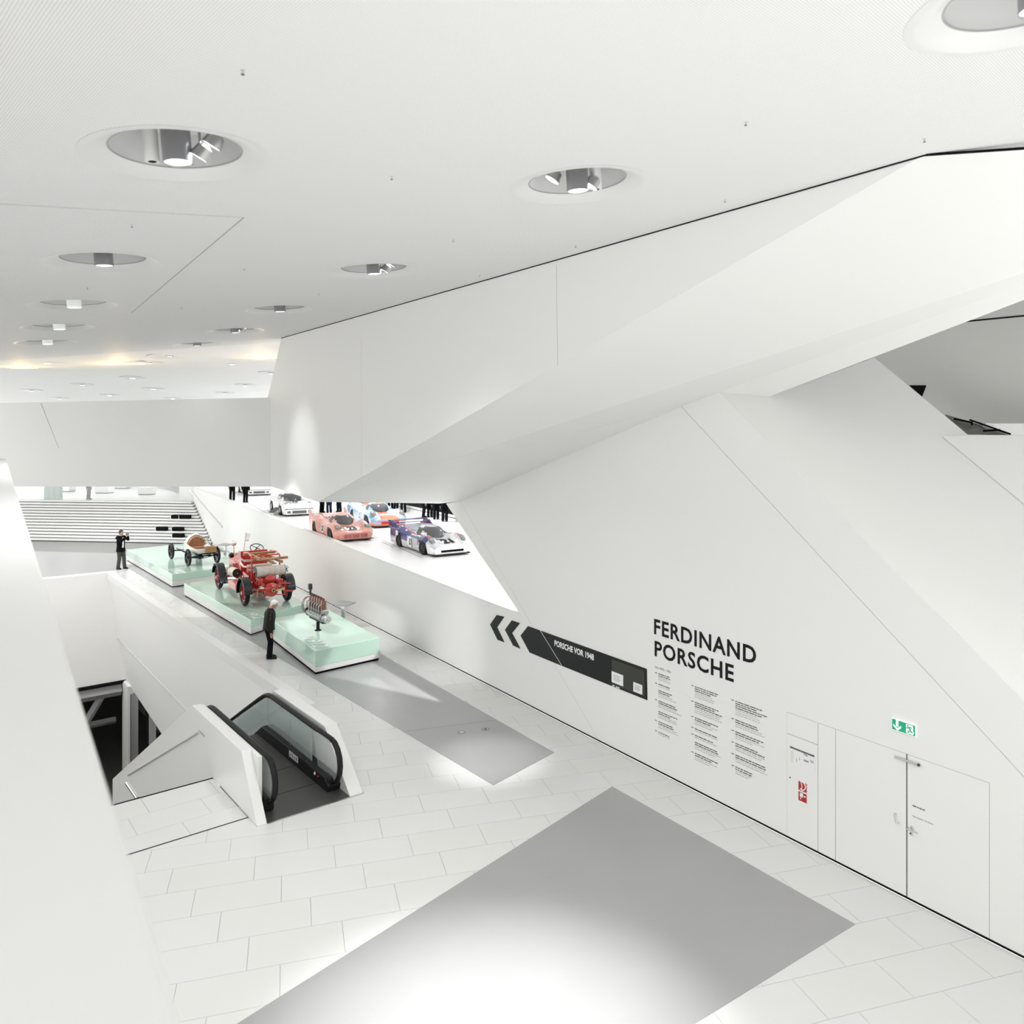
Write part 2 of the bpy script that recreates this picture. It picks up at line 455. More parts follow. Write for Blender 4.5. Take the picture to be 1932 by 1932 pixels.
# second facet, parapet under the recess opening
nP = nF if nF.y < 0 else -nF
eye_ = Vector((0, 0, EYE)); fk = lambda u, v, k: eye_+(facet_at(u, v)-eye_)*k
tag(MB().prism([fk(1778, 823, .998), fk(1832, 821, .99), fk(2140, 824, .94), fk(2140, 1122, .998)], -nP*.01).build('wall_parapet', WHITE), kind='structure')
# recessed room behind
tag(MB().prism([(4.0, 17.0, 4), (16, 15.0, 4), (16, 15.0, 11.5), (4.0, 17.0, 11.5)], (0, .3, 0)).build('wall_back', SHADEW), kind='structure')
recess = bpy.data.objects['wall_back']
def back_at(u, v, off=0.0):
    a, b = ray(u, v); Y = 17.6667/(1+a/6)-off; return Vector((a*Y, Y, EYE-b*Y))
seam([back_at(1806, 608), back_at(1960, 593)], .03, 'ceiling_joint', recess, BLACKJ, Vector((0, -1, 0)), .01)
tag(MB().prism([back_at(1716, 727, .02), back_at(1748, 727, .02), back_at(1740, 748, .02)], (0, .015, 0)).build('window_1', BLACKJ), kind='structure')
# ledge with dark glazing and a white roll of duct
MB_ = MB().prism([depth_at(1784, 782, 15.6), depth_at(1828, 820, 14.0), depth_at(1907, 822, 14.0), depth_at(1890, 815, 14.5), depth_at(1830, 795, 15.5)], (0, 0, -.03))
sk = tag(MB_.build('roof_window', SCREENK), 'dark sloping glazed panel on the ledge of the shaded recess', 'window')
for uvs in (((1800, 792, 15.2), (1834, 799, 15.0)), ((1834, 799, 15.0), (1834, 803, 14.9)), ((1856, 815, 14.2), (1886, 813, 14.4)), ((1830, 794, 15.5), (1906, 821, 14.0))):
    p, q = [depth_at(a, b, c)+Vector((0, 0, .02)) for a, b, c in uvs]
    MB().cyl(p, q, .018, n=6).build('glazing_bar', BLACKJ, sk)
B = MB(); arc = [(math.cos(t)*.15, math.sin(t)*.15) for t in [PI*i/10 for i in range(11)]]
c0 = depth_at(1865, 806, 15.0)
vs = []; fs = []
for k, y in enumerate((0, .35)):
    vs += [(c0.x+a, c0.y+y, c0.z+b*.9-.05) for a, b in arc]
fs = [(i, i+1, i+12, i+11) for i in range(10)]+[list(range(10, -1, -1)), list(range(11, 22))]
B.add(vs, fs); tag(B.build('vent_hood', WHITE2), 'small white rounded hood lying beside the dark glazed panel in the recess', 'vent')
tag(MB().prism([depth_at(1836, 799, 15.4), depth_at(2000, 799, 15.4), depth_at(2000, 830, 15.4), depth_at(1836, 830, 15.4)], (0, .2, 0)).build('wall_ledge', WHITE), kind='structure')

# --- hanging volume: upper wall face, soffit
U = [upper_at(531, 638), upper_at(1745, 291), upper_at(600, 947)]
U[0].z = CZ; U[1].z = CZ
S0 = upper_at(600, 947)
Ul, Ub = upper_at(505, 750), upper_at(512, 918)
nU = (U[1]-U[0]).cross(Vector((0, 0, 1))).normalized()
if nU.y > 0: nU = -nU
up = tag(MB().prism([U[0], U[1], S0, Ub, Ul], -nU*.35).build('wall_upper', WHITE), kind='structure')
seam([upper_at(1050, 500), upper_at(1052, 690)], .007, parent=up, fn=nU)
seam([upper_at(682, 640), upper_at(682, 903)], .006, parent=up, fn=nU, m=MATS['faint_joint'])
# shadow gap at the ceiling
MB().prism([U[0]+nU*.01, U[1]+nU*.01, U[1]+nU*.01-Vector((0, 0, .02)), U[0]+nU*.01-Vector((0, 0, .02))], -nU*.01).build('shadow_gap', BLACKJ, up)
sn = SN.normalized()
Send = soffit_at(1908, 575); Sx = Send+(Send-C3)*((CZ-Send.z)/(Send.z-C3.z))
sof = tag(MB().prism([S0, U[1], Sx, C3, E1a, WP(*tM), WP(*tJ), soffit_at(830, 950)], sn*.12).build('wall_soffit', WHITE), kind='structure')
seam([soffit_at(1052, 691), soffit_at(1285, 766)], .009, parent=sof, fn=-sn)
seam([soffit_at(700, 906), soffit_at(862, 938)], .008, parent=sof, fn=-sn, m=MATS['faint_joint'])
MB().prism([U[1]-Vector((0, 0, .001)), Sx-Vector((0, 0, .001)), Sx+Vector((0, -.03, -.001)), U[1]+Vector((0, -.03, -.001))], (0, 0, -.02)).build('shadow_gap', BLACKJ, sof)
# bridge parapet
bz = [depth_at(-80, 762, 24.1), depth_at(514, 750, 23.97), depth_at(514, 918, 23.97), depth_at(-80, 918, 24.1)]
br = tag(MB().prism(bz, (0, .5, 0)).build('wall_bridge', WHITE), kind='structure')
seam([depth_at(77, 761, 24.06), depth_at(140, 917, 24.06)], .014, parent=br, fn=Vector((0, -1, 0)))
tag(MB().prism([depth_at(-80, 918, 24.6)+Vector((0, 0, .02)), (-7.6, 24.47, bz[2].z+.02), (-7.6, 27, bz[2].z+.02), depth_at(-80, 918, 24.6)+Vector((0, 2.5, .02))], (0, 0, .3)).build('floor_bridge', WHITE), kind='structure')
# parapet of the gallery the viewer looks over
q1 = Vector((-5.19, 8, 6.04)); q2 = Vector((-.517, 1.2, 5.683)); dq = q1-q2
q0 = q2-dq*.1; q3 = q1+dq*.6
L_ = Vector((-6, -1.0, .25))
tag(MB().prism([q0, q3, q3+L_, q0+L_], (0, 0, -.9)).build('wall_gallery', WHITE, bevel=.02), kind='structure')

# --- ceiling with round holes
LR, HR = .73, .545
lights = [  # u, v (centre), style, label
 (335, 285, 'A', 'large round recessed ceiling light with silver drum and white canister, over the gallery'),
 (1090, 342, 'B', 'large round recessed ceiling light closest above the hanging white volume, with silver drum lamp'),
 (1958, -44, 'C', 'round recessed ceiling light at the very corner of the view, cut off by the frame'),
 (196, 488, 'D', 'round recessed light beside the diagonal ceiling joint, second in the row towards the bridge'),
 (706, 505, 'E', 'round recessed light with bright reflector, second along the hanging volume'),
 (140, 570, 'F', 'flat looking recessed light with glowing white drum, third in the row towards the bridge'),
 (528, 579, 'G', 'recessed light with dark drum, third along the hanging volume'),
 (112, 613, 'F', 'recessed light with glowing drum, fourth in the row towards the bridge'),
 (444, 620, 'E', 'bright oval recessed light, fourth along the hanging volume'),
 (90, 642, 'F', 'small recessed light with glowing drum, fifth in the row towards the bridge'),
 (372, 646, 'G', 'thin recessed light with dark drum, fifth along the hanging volume'),
 (320, 667, 'G', 'thin recessed light with dark drum just before the warm glowing band'),
]
bm = bmesh.new()
def loop(pts):
    vs = [bm.verts.new(p) for p in pts]; return [bm.edges.new((vs[i-1], vs[i])) for i in range(len(vs))]
ed = loop([(x, y, CZ) for x, y in ((-19, -7), (14, -7), (14, 24.5), (-19, 24.5))])
lp = []
for (u, v, st, lb) in lights:
    p = ceil_at(u, 824-(824-v)*.978) if v > 0 else Vector((3.36, 4.86, ceil_z(3.36, 4.86))); lp.append(p)
    ed += loop([(p.x+LR*math.cos(t*PI/20), p.y+LR*math.sin(t*PI/20), CZ) for t in range(40)])
bmesh.ops.triangle_fill(bm, use_beauty=True, use_dissolve=False, edges=ed, normal=(0, 0, -1))
for f in bm.faces:
    if f.normal.z > 0: f.normal_flip()
for v_ in bm.verts: v_.co.z = ceil_z(v_.co.x, min(24.5, v_.co.y))
me = bpy.data.meshes.new('ceiling'); bm.to_mesh(me); bm.free(); me.materials.append(PERF)
ceiling = bpy.data.objects.new('ceiling', me); COL.objects.link(ceiling); tag(ceiling, kind='structure')
nD = Vector((0, 0, -1))
seam([ceil_at(-60, 381), ceil_at(460, 410)], .010, 'ceiling_joint', ceiling, MATS['faint_joint'], nD, .004)
seam([ceil_at(460, 410), ceil_at(248, 590)], .014, 'ceiling_joint', ceiling, JOINT, nD, .004)
# far ceiling: a transition strip, then it dips away over the far hall
B = MB()
x0, x1 = -19, 14
for (xa, xb) in ((-19, -12), (-12, -5), (-5, 14)):
    P = [(xa, 24.5, ceil_z(xa, 24.5)), (xb, 24.5, ceil_z(xb, 24.5)), (xb, 33, 9.48), (xa, 33, 9.48)]
    B.add(P+[(x, y, z+.12) for x, y, z in P], [(0, 1, 2), (0, 2, 3), (4, 6, 5), (4, 7, 6), (0, 4, 5, 1), (2, 6, 7, 3)])
B.add([(-19, 24.5, ceil_z(-19, 24.5)), (-19, 33, 9.48), (-26, 33, 9.48)], [(0, 1, 2)])
B.prism([(-52, 33, 9.48), (14, 33, 9.48), (14, 74, 7.84), (-52, 74, 7.84)], (0, 0, .12))
farc = tag(B.build('ceiling_far', CEILP), kind='structure')

# --- ceiling light prototype
def light_proto(style):
    e = empty('ceiling_light')
    B = MB(); B.lathe([(LR+.05, -.002), (LR, -.006), (LR-.03, -.002), (HR+.005, .065), (HR, .07), (HR, .10)], n=48)
    B.build('flared_rim', WHITE2, e, smooth=True)
    B = MB(); B.lathe([(HR-.012, .075), (HR-.01, .085), (HR-.01, .16), (HR-.05, .36), (HR*.7, .42), (.01, .45)], n=48)
    B.build('reflector_bowl', REFL, e, smooth=True)
    B = MB(); B.lathe([(HR+.004, .068), (HR-.012, .066), (HR-.012, .078)], n=48); B.build('edge_shadow_ring', JOINT, e)  # grey ring drawn as the shadow line at the hole edge
    dm = MATS['drum_grey'] if style != 'F' else STEEL
    d = MB().lathe([(.122, .40), (.122, -.05), (.116, -.05), (.110, -.035)], n=28).build('lamp_drum', dm if style != 'F' else SIGNW, e, smooth=True)
    MB().lathe([(0, -.038), (.112, -.038), (.112, -.03)], n=28).build('lens', LENS, d)
    if style in 'ABC':
        x, y = (-.23, .02) if style == 'A' else (.22, .10)
        c = MB().lathe([(.0, .45), (.062, .45), (.062, -.01), (.056, -.02), (.03, -.015)], (x, y, 0), n=20).build('canister', WHITE2, e, smooth=True)
        MB().lathe([(0, -.016), (.036, -.016), (.034, .0)], (x, y, 0), n=16).build('aperture', BLACKJ, c)
        MB().cyl((x, y, .44), (x, y, .55), .03, n=8).build('bracket', STEEL, c)
    if style in 'ABE':
        for (x, y, z) in (((.30, .05, .12), (.19, .04, .02)) if style != 'B' else ((-.26, .05, .13), (.16, .04, .03))):
            M = Matrix.Rotation(math.radians(35), 4, 'Y')
            s = MB().lathe([(.03, .10), (.07, .07), (.09, -.03), (.085, -.03)], (x, y, z), n=14, M=M.to_3x3()).build('spotlight', STEEL, e, smooth=True)
            MB().lathe([(0, -.02), (.085, -.025)], (x, y, z), n=14, M=M.to_3x3()).build('lens', LENS, s)
            MB().cyl((x, y, z+.05), (x, y, .55), .012, n=6).build('stem', STEEL, s)
    return e
mat('drum_grey', (.36, .36, .37), .3, metal=.6)
protos = {}
GRP = 'round recessed lights of the white ceiling'
def place_light(st, loc, label, rx=0.0, sc=1.0):
    if st not in protos: protos[st] = e = light_proto(st)
    else: e = copy_tree(protos[st])
    e.location = loc; e.rotation_euler = ((math.atan(CG*CN.y), -math.atan(CG*CN.x), 0)) if loc[1] < 24.5 else (0, 0, 0); e.scale = (sc,)*3
    return tag(e, label, 'ceiling light', GRP)
for p, (u, v, st, lb) in zip(lp, lights):
    place_light(st, p, lb)
# far lights on the dipping ceiling
def far_at(u, v):
    p = ceil_at(u, v); r = math.atan((ceil_z(p.x, p.y+.3)-ceil_z(p.x, p.y-.3))/.6)
    return p+Vector((0, 0, -.01)), r
far = [(90, 683, 'a flat streak of light at the near side of the warm band'), (280, 683, 'thin light set in the glowing warm band'), (438, 685, 'thin dark lamp at the edge of the warm band near the hanging volume'),
 (250, 712, 'light in the middle of the far ceiling, beside a bright reflection'), (155, 725, 'far light below the warm band on the bridge side'), (60, 736, 'far light closest to the picture edge over the bridge'),
 (290, 733, 'far light in the centre just above the bridge'), (463, 726, 'far light next to the hanging volume, upper of the pair'), (510, 703, 'far light half hidden behind the hanging volume'),
 (207, 745, 'far light close above the bridge, between two others'), (425, 741, 'far light near the hanging volume, lower of the pair'), (112, 751, 'far light just rising over the bridge parapet on its far side'), (326, 751, 'far light just over the bridge parapet in its middle')]
for i, (u, v, lb) in enumerate(far):
    p, r = far_at(u, v)
    e = empty('ceiling_light', p); e.rotation_euler = (r, 0, 0); tag(e, 'small '+lb, 'ceiling light', GRP)
    MB().lathe([(HR, .0), (HR-.02, -.012), (0, -.012)], n=28).build('reflector_bowl', REFL, e)
    d = MB().lathe([(.12, .0), (.12, -.04), (0, -.04)], n=16).build('lamp_drum', DARKM if i % 3 else STEEL, e)
    MB().lathe([(0, -.045), (.11, -.045), (.11, -.04)], n=16).build('lens', LENS, d)
# warm cove lamps
for i, (u, v, w) in enumerate(((503, 672, 1.3), (225, 682, 1.8), (40, 690, 1.0))):
    p, r = far_at(u, v)
    e = empty('cove_lamp', p+Vector((0, 0, -.03))); tag(e, 'warm glowing strip lamp in the far ceiling, ' + ('against the hanging volume', 'in the middle of the warm band', 'at the outer end of the warm band')[i], 'ceiling light', 'warm cove lamps')
    MB().box(-w/2, w/2, -.25, .25, -.03, .03).build('housing', WHITE2, e)
    MB().box(-w/2+.03, w/2-.03, -.22, .22, -.04, -.03).build('glowing_strip', WARM, e)
# sprinklers
sp = [(458, 132), (1407, 230), (1744, 262), (739, 333), (1368, 377), (1086, 463), (855, 452), (249, 424), (461, 506), (602, 553), (905, 519), (165, 542), (342, 580)]
sl = ['near the front of the ceiling towards the bridge', 'on the ceiling before the corner light', 'beside the bend of the ceiling edge', 'in the middle of the perforated ceiling', 'halfway along the dark ceiling edge', 'close to the dark ceiling edge above the upper wall', 'just beyond the seam of the perforated field', 'between the two lights on the bridge side', 'just past the end of the diagonal joint', 'beyond the third light of the volume row', 'near the dark ceiling edge farther off', 'beside the second light of the bridge row', 'where the diagonal ceiling joint ends']
def sprinkler():
    e = empty('sprinkler')
    MB().lathe([(0, 0), (.035, 0), (.03, -.012), (.012, -.014), (.012, -.06), (0, -.06)], n=12).build('body', STEEL, e)
    B = MB(); B.lathe([(0, -.075), (.03, -.075), (.03, -.07), (0, -.068)], n=12); B.cyl((.012, 0, -.06), (.02, 0, -.075), .004, n=5); B.build('deflector', DARKM, e)
    return e
spp = None
def put_spr(p, lb):
    global spp
    if spp is None: spp = e = sprinkler()
    else: e = copy_tree(spp)
    e.location = p; e.scale = (.42,)*3; tag(e, 'tiny steel sprinkler head '+lb, 'sprinkler', 'sprinkler heads')
for (u, v), lb in zip(sp, sl): put_spr(ceil_at(u, v), lb)
for (u, v), lb in zip([(1640, 508), (1302, 673), (1084, 778), (923, 857)], ['highest on the sloping white soffit', 'second from the top on the sloping soffit', 'third from the top on the sloping soffit', 'lowest on the sloping soffit']):
    put_spr(soffit_at(u, v), lb)

# --- unseen side walls and floor, added to block world light
tag(MB().prism([EP(-6, -9, 0), EP(60, -9, 0), EP(60, -9, -10), EP(-6, -9, -10)], -ER*.3).build('unseen_well_wall', WHITE), kind='structure')  # added out of view to darken the well
tag(MB().prism([EP(-6, -9.3, 0), EP(60, -9.3, 0), EP(60, -16, 0), EP(-6, -16, 0)], (0, 0, -.3)).build('unseen_floor_side', TILE), kind='structure')
tag(MB().prism([EP(-14, -16, 0), EP(34, -16, 0), EP(34, -16, 4.6), EP(-14, -16, 4.6)], -ER*.3).build('unseen_wall_left', WHITE), kind='structure')
tag(MB().box(13.7, 14, -6, 20, -.3, 11.6).build('unseen_wall_end', WHITE), kind='structure')  # unseen, added to shade the facet from the right
# --- unseen wall behind the viewer, added to keep light off the bridge
tag(MB().box(-19, 14, -6.3, -6, -.3, 8.6).build('unseen_wall_rear', WHITE), kind='structure')
# --- the well
A0 = EP(28.4, 3.0)
curb = tag(MB().prism([EP(5.0, 2.0), EP(5.0, 3.3), EP(28.4, 3.3), EP(28.4, 3.0), EP(6.3, 3.0)], (0, 0, -.3)).build('trim_4', WHITE2), kind='structure')
curb.location.z = .004
tag(MB().prism([EP(28.4, 3.3, .003), EP(29.0, 3.3, .003), EP(29.0, -14, .003), EP(28.4, -14, .003)], (0, 0, -.012)).build('trim_5', WHITE2), kind='structure')
wr = tag(MB().prism([EP(5.05, 3.0, -.02), EP(28.4, 3.0, -.02), EP(27.3, 3.6, -5.0), EP(21.3, 3.62, -5.6), EP(5.05, 3.75, -7.4)], ER*.3).build('wall_well_right', WHITE), kind='structure')
nR = -((EP(28.4, 3.0, 0)-EP(4.6, 3.0, 0)).cross(EP(4.6, 3.75, -7.4)-EP(4.6, 3, 0))).normalized()
if nR.dot(ER) > 0: nR = -nR
seam([EP(27.65, 3.36, -3.1), EP(8, 3.36, -3.5)], .03, parent=wr, fn=-ER, m=MATS['faint_joint'], off=.05)
wf = tag(MB().prism([EP(28.4, 3.0, 0), EP(28.3, -14, 0), EP(27.3, -14, -5.0), EP(27.3, 3.6, -5.0)], ES*.3).build('wall_well_far', WHITE), kind='structure')
seam([EP(27.78, 3.3, -3.1), EP(27.78, -14, -3.1)], .02, parent=wf, fn=-ES, off=.03)
# near side of the well under the strip
tag(MB().prism([EP(2.4, 0, -.02), EP(2.4, -10, -.02), EP(2.4, -10, -10), EP(2.4, 0, -10)], -ES*.2).build('wall_well_near', WHITE), kind='structure')
# lower hall seen through the bottom of the well
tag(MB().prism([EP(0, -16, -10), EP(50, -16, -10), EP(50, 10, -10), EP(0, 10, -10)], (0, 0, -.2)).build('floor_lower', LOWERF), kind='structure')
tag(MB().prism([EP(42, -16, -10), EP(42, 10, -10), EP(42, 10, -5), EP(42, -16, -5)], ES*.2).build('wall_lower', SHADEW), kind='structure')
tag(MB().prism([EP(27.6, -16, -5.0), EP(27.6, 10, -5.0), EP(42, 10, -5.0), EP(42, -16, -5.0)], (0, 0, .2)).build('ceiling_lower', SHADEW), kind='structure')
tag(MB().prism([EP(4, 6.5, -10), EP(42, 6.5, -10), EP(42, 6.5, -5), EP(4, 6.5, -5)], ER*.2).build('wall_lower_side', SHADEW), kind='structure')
GREYB = mat('grey_steel_beam', (.30, .30, .30), .4, vary=.05)
tr = empty('steel_truss', EP(27.3, 0, -5.0)); tag(tr, 'grey steel truss spanning the dark opening at the bottom of the well', 'truss')
def beam(name, p, q, w, par, m=GREYB):
    o = par.location
    return MB().tube([Vector(p)-o, Vector(q)-o], w, 4, m).build(name, None, par)
beam('top_beam', EP(27.3, 3.4, -5.45), EP(27.3, -12, -5.45), .26, tr)
beam('dark_rail', EP(27.2, 3.5, -5.06), EP(27.2, -12, -5.06), .07, tr, BLACKJ)
beam('diagonal_brace', EP(27.4, 2.6, -5.6), EP(27.4, .2, -9.6), .17, tr)
beam('lower_beam', EP(29, 3.5, -7.4), EP(29, -12, -7.4), .16, tr)
pl = empty('steel_column', EP(26.6, 3.55, -10)); tag(pl, 'tall pale steel column at the corner under the well walls', 'column')
MB().prism([EP(27.3, 3.45, 0), EP(26.2, 3.45, 0), EP(26.2, 3.75, 0), EP(27.3, 3.75, 0)], (0, 0, 4.95)).build('shaft', WHITE, pl).location = (-pl.location.x, -pl.location.y, 0)
MB().prism([EP(25.9, 3.5, 0), EP(25.7, 3.5, 0), EP(25.7, 3.8, 0), EP(25.9, 3.8, 0)], (0, 0, 4.7)).build('edge_strip', STEEL, pl).location = (-pl.location.x, -pl.location.y, 0)
pl2 = empty('window_frame', EP(23.4, 3.7, -10)); tag(pl2, 'narrow black framed window post beneath the sloping well wall', 'window frame')
MB().prism([EP(23.9, 3.7, 0), EP(23.3, 3.7, 0), EP(23.3, 3.9, 0), EP(23.9, 3.9, 0)], (0, 0, 4.5)).build('black_post', BLACKJ, pl2).location = (-pl2.location.x, -pl2.location.y, 0)
MB().prism([EP(23.3, 3.7, 0), EP(22.9, 3.7, 0), EP(22.9, 3.9, 0), EP(23.3, 3.9, 0)], (0, 0, 4.5)).build('grey_post', GREYB, pl2).location = (-pl2.location.x, -pl2.location.y, 0)
fl = bpy.data.objects['floor_lower']
for (s0, r0, s1, r1, w) in ((12, -1.5, 34, -1.5, .14), (12, .9, 27, .9, .14), (27, -12, 27, .9, .14), (34, -12, 34, 3, .14), (22, -12, 22, -1.5, .14)):
    MB().tube([EP(s0, r0, -9.99), EP(s1, r1, -9.99)], w, 4).build('floor_channel', BLACKJ, fl)
# ================================================================== STAIRS and upper hall behind
NST = 14; RISE = .16; RUN = .30
pA = Vector((-18.45, 46.9, 0)); pB = Vector((-34.0, 48.9, 0)); sd = (pB-pA).normalized(); sb = Vector((sd.y, -sd.x, 0))
if sb.y < 0: sb = -sb
st = empty('staircase', pA); tag(st, 'wide flight of white steps with dark shadow joints below the bridge', 'stairs')
for k in range(NST):
    z0 = k*RISE; y0 = k*RUN
    e0 = Vector((0, 0, 0))+sb*y0-sd*(-.02+0)-Vector((y0*.86, 0, 0))*0
    xr = sd*(y0*.92)          # the flight follows the slanting wall
    a = xr+sb*y0; b_ = sd*18+sb*y0
    step = MB().prism([a+Vector((0, 0, z0+.05)), b_+Vector((0, 0, z0+.05)), b_+sb*(RUN+.1)+Vector((0, 0, z0+.05)), a+sb*(RUN+.1)+Vector((0, 0, z0+.05))], (0, 0, RISE-.05)).build('step', WHITE2, st)
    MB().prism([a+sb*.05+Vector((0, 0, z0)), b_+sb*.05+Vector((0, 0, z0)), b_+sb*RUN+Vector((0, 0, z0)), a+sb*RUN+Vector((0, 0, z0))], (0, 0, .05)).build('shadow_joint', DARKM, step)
ZT = NST*RISE
tp = pA+sb*(NST*RUN)
tag(MB().prism([tp+sd*3.2+Vector((0, 0, ZT)), tp+sd*19+Vector((0, 0, ZT)), tp+sd*26+sb*28+Vector((0, 0, ZT)), tp+sd*10+sb*28+Vector((0, 0, ZT))], (0, 0, -.2)).build('floor_upper', TILE), kind='structure')
uf = bpy.data.objects['floor_upper']
# stair cushions
cush = [(344, 980, 'pair of black cushions high on the steps, the one nearer the ramp wall'), (327, 980, 'pair of black cushions high on the steps, the one nearer the bridge end'),
        (298, 1003, 'lower row of black cushions, the outermost one'), (331, 1003, 'lower row of black cushions, beside the white vintage car tail'), (341, 1013, 'lowest cushion, half hidden by the white vintage car')]
for i, (u, v, lb) in enumerate(cush):
    # find step whose tread is nearest
    best = None
    for k in range(1, NST):
        p = floor_at(u, v, k*RISE); d = abs((p-pA).dot(sb)-(k-1)*RUN-.12)
        if best is None or d < best[0]: best = (d, k, p)
    k = best[1]; y = (k-1)*RUN+.16
    x = (best[2]-pA).dot(sd)
    c = pA+sd*x+sb*y; c.z = k*RISE
    e = empty('seat_cushion', c, math.atan2(-sd.y, -sd.x)); tag(e, lb, 'cushion', 'black cushions on the white steps')
    MB().box(-.34, .34, -.14, .16, 0, .26).build('padding', SEATK, e, bevel=.03)
    MB().box(-.40, -.345, -.14, .16, 0, .24).build('end_board', WHITE2, e)
# stair handrail groove on the wall
p1, p2 = WP(*wall_tz(359, 925)), WP(*wall_tz(420, 994))
hr = tag(MB().tube([p1-WN*.05, p2-WN*.05], .035, 8).build('handrail', STEEL), 'slim steel handrail climbing the white wall beside the steps', 'handrail')
# upper hall behind the glass
tag(MB().prism([(-75, 74, 0), (-12, 74, 0), (-12, 74, 10), (-75, 74, 10)], (0, .3, 0)).build('wall_hall', WHITE), kind='structure')
gl = empty('glass_balustrade', tp+sd*3.2+Vector((0, 0, ZT))); tag(gl, 'frameless glass balustrade along the top of the white steps', 'balustrade')
for i in range(6):
    a = sd*(i*2.6)+sb*.05; b_ = sd*(i*2.6+2.58)+sb*.05
    MB().prism([a, b_, b_+Vector((0, 0, 1.05)), a+Vector((0, 0, 1.05))], sb*.02).build('glass_panel', CLEARG, gl)
MB().tube([Vector((0, 0, 0))+sb*.06, sb*.06+Vector((0, 0, 1.1))], .03, 6).build('end_post', WHITE2, gl)
def up_at(u, v): return floor_at(u, v, ZT)
cab = up_at(86, 943); cab += sb*.6
e = empty('glass_cabinet', cab, math.atan2(-sd.y, -sd.x)); tag(e, 'greenish glass cabinet at the outer end of the upper landing', 'cabinet')
for i in range(3): MB().box(-.6+i*.4, -.21+i*.4, 0, .3, 0, 1.6).build('glass_door', GREENC, e)
MB().box(-.62, .62, .02, .32, 0, .04).build('base', STEEL, e)
for i, (u, v, w, h, lb) in enumerate(((117, 928, 1.2, .5, 'low white display block by the glass cabinet'), (191, 931, 1.1, .6, 'white display block in the middle of the upper hall'), (271, 934, 1.0, .6, 'white display block nearest the ramp wall in the upper hall'), (223, 922, 1.3, .5, 'farther pale display block between the two white blocks'))):
    p = up_at(u, v); e = empty('display_block', p, math.atan2(-sd.y, -sd.x)); tag(e, lb, 'display block', 'display blocks in the upper hall')
    MB().box(-w/2, w/2, 0, .8, .06, h).build('block', WHITE2, e, bevel=.01)
    MB().box(-w/2+.04, w/2-.04, .04, .76, 0, .06).build('plinth_gap', BLACKJ, e)
# ================================================================== PEDESTALS
def pedestal(F_, R2, Bk, L2, z0, zg, z1, label, txt=None, tuv=None):
    c = (F_+R2+Bk+L2)/4; c.z = 0
    e = empty('display_pedestal', c); tag(e, label, 'pedestal', 'green glass pedestals')
    pts = [Vector((p.x, p.y, 0))-c for p in (F_, R2, Bk, L2)]
    MB().prism([p*.985+Vector((0, 0, .0)) for p in pts], (0, 0, z0)).build('shadow_base', BLACKJ, e)
    MB().prism([p+Vector((0, 0, z0)) for p in pts], (0, 0, zg-z0)).build('white_plinth', PLINTH, e, bevel=.01)
    MB().prism([p*1.003+Vector((0, 0, zg)) for p in pts], (0, 0, z1-zg)).build('green_glass_slab', GREENG, e, bevel=.012)
    return e
F3, R3, B3 = floor_at(595, 1228, .67), floor_at(716, 1203, .67), floor_at(618, 1149, .67); L3 = F3+(B3-R3)
ped3 = pedestal(F3, R3, B3, L3, .07, .22, .67, 'green glass pedestal carrying the aero engine, nearest the escalator')
F2, R2, L2 = floor_at(473, 1170, .52), floor_at(574, 1139, .52), floor_at(347.4, 1100.6, .52); B2 = Vector((-11.4, 34.2, 0))
ped2 = pedestal(F2, R2, B2, L2, .05, .27, .52, 'green glass pedestal carrying the red fire engine')
F1, R1, L1 = floor_at(325, 1083.7, .58), Vector((-12.5, 36.1, 0)), floor_at(238.7, 1037, .58); B1 = L1+(R1-F1)
ped1 = pedestal(F1, R1, B1, L1, .05, .27, .58, 'long green glass pedestal carrying the white vintage car, farthest from the escalator')
YEARW = mat('white_year_lettering', (.93, .95, .94), .4, emit=.0)
def year(ped, u0, v0, u1, v1, z, h, txt='1912'):
    a, b_ = floor_at(u0, v0, z), floor_at(u1, v1, z)
    x = (b_-a); y = Vector((-x.y, x.x, 0)).normalized()*h
    vs, fs = text_mesh(txt, .01); o = ped.location
    P = [a+x*p+y*q+x*.12*q+Vector((0, 0, .004))-o for p, q in vs]
    MB().add(P, fs).build('year_lettering', YEARW, ped)
year(ped3, 569, 1205, 592, 1222, .67, .42)
year(ped2, 457, 1163, 483, 1165, .52, .0001) if False else None
year(ped2, 455, 1158, 479, 1167, .52, .42)
year(ped1, 317, 1074, 333, 1082, .58, .42)
# info lecterns
def lectern(p, rz, label):
    e = empty('info_stand', p, rz); tag(e, label, 'info stand', 'steel info stands')
    MB().box(-.07, .07, -.04, .04, 0, .93).build('post', STEEL, e, bevel=.005)
    MB().box(-.18, .18, -.15, .15, 0, .015).build('base_plate', STEEL, e)
    M = Matrix.Translation((0, 0, .94)) @ Matrix.Rotation(math.radians(5), 4, 'X')
    MB().box(-.34, .34, -.24, .24, -.012, .012, M=M).build('tilted_plate', MATS['grey_steel_beam'], e)
    return e
lectern(Vector((-5.72, 25.95, 0)), math.radians(-30), 'steel info stand with tilted plate behind the engine pedestal')
lectern(Vector((-15.05, 40.1, 0)), math.radians(-30), 'steel info stand by the wall behind the white vintage car')

# ================================================================== ESCALATOR
esc = empty('escalator', EO, math.atan2(ER.y, ER.x)); tag(esc, 'white clad escalator with glass sides descending into the well', 'escalator')
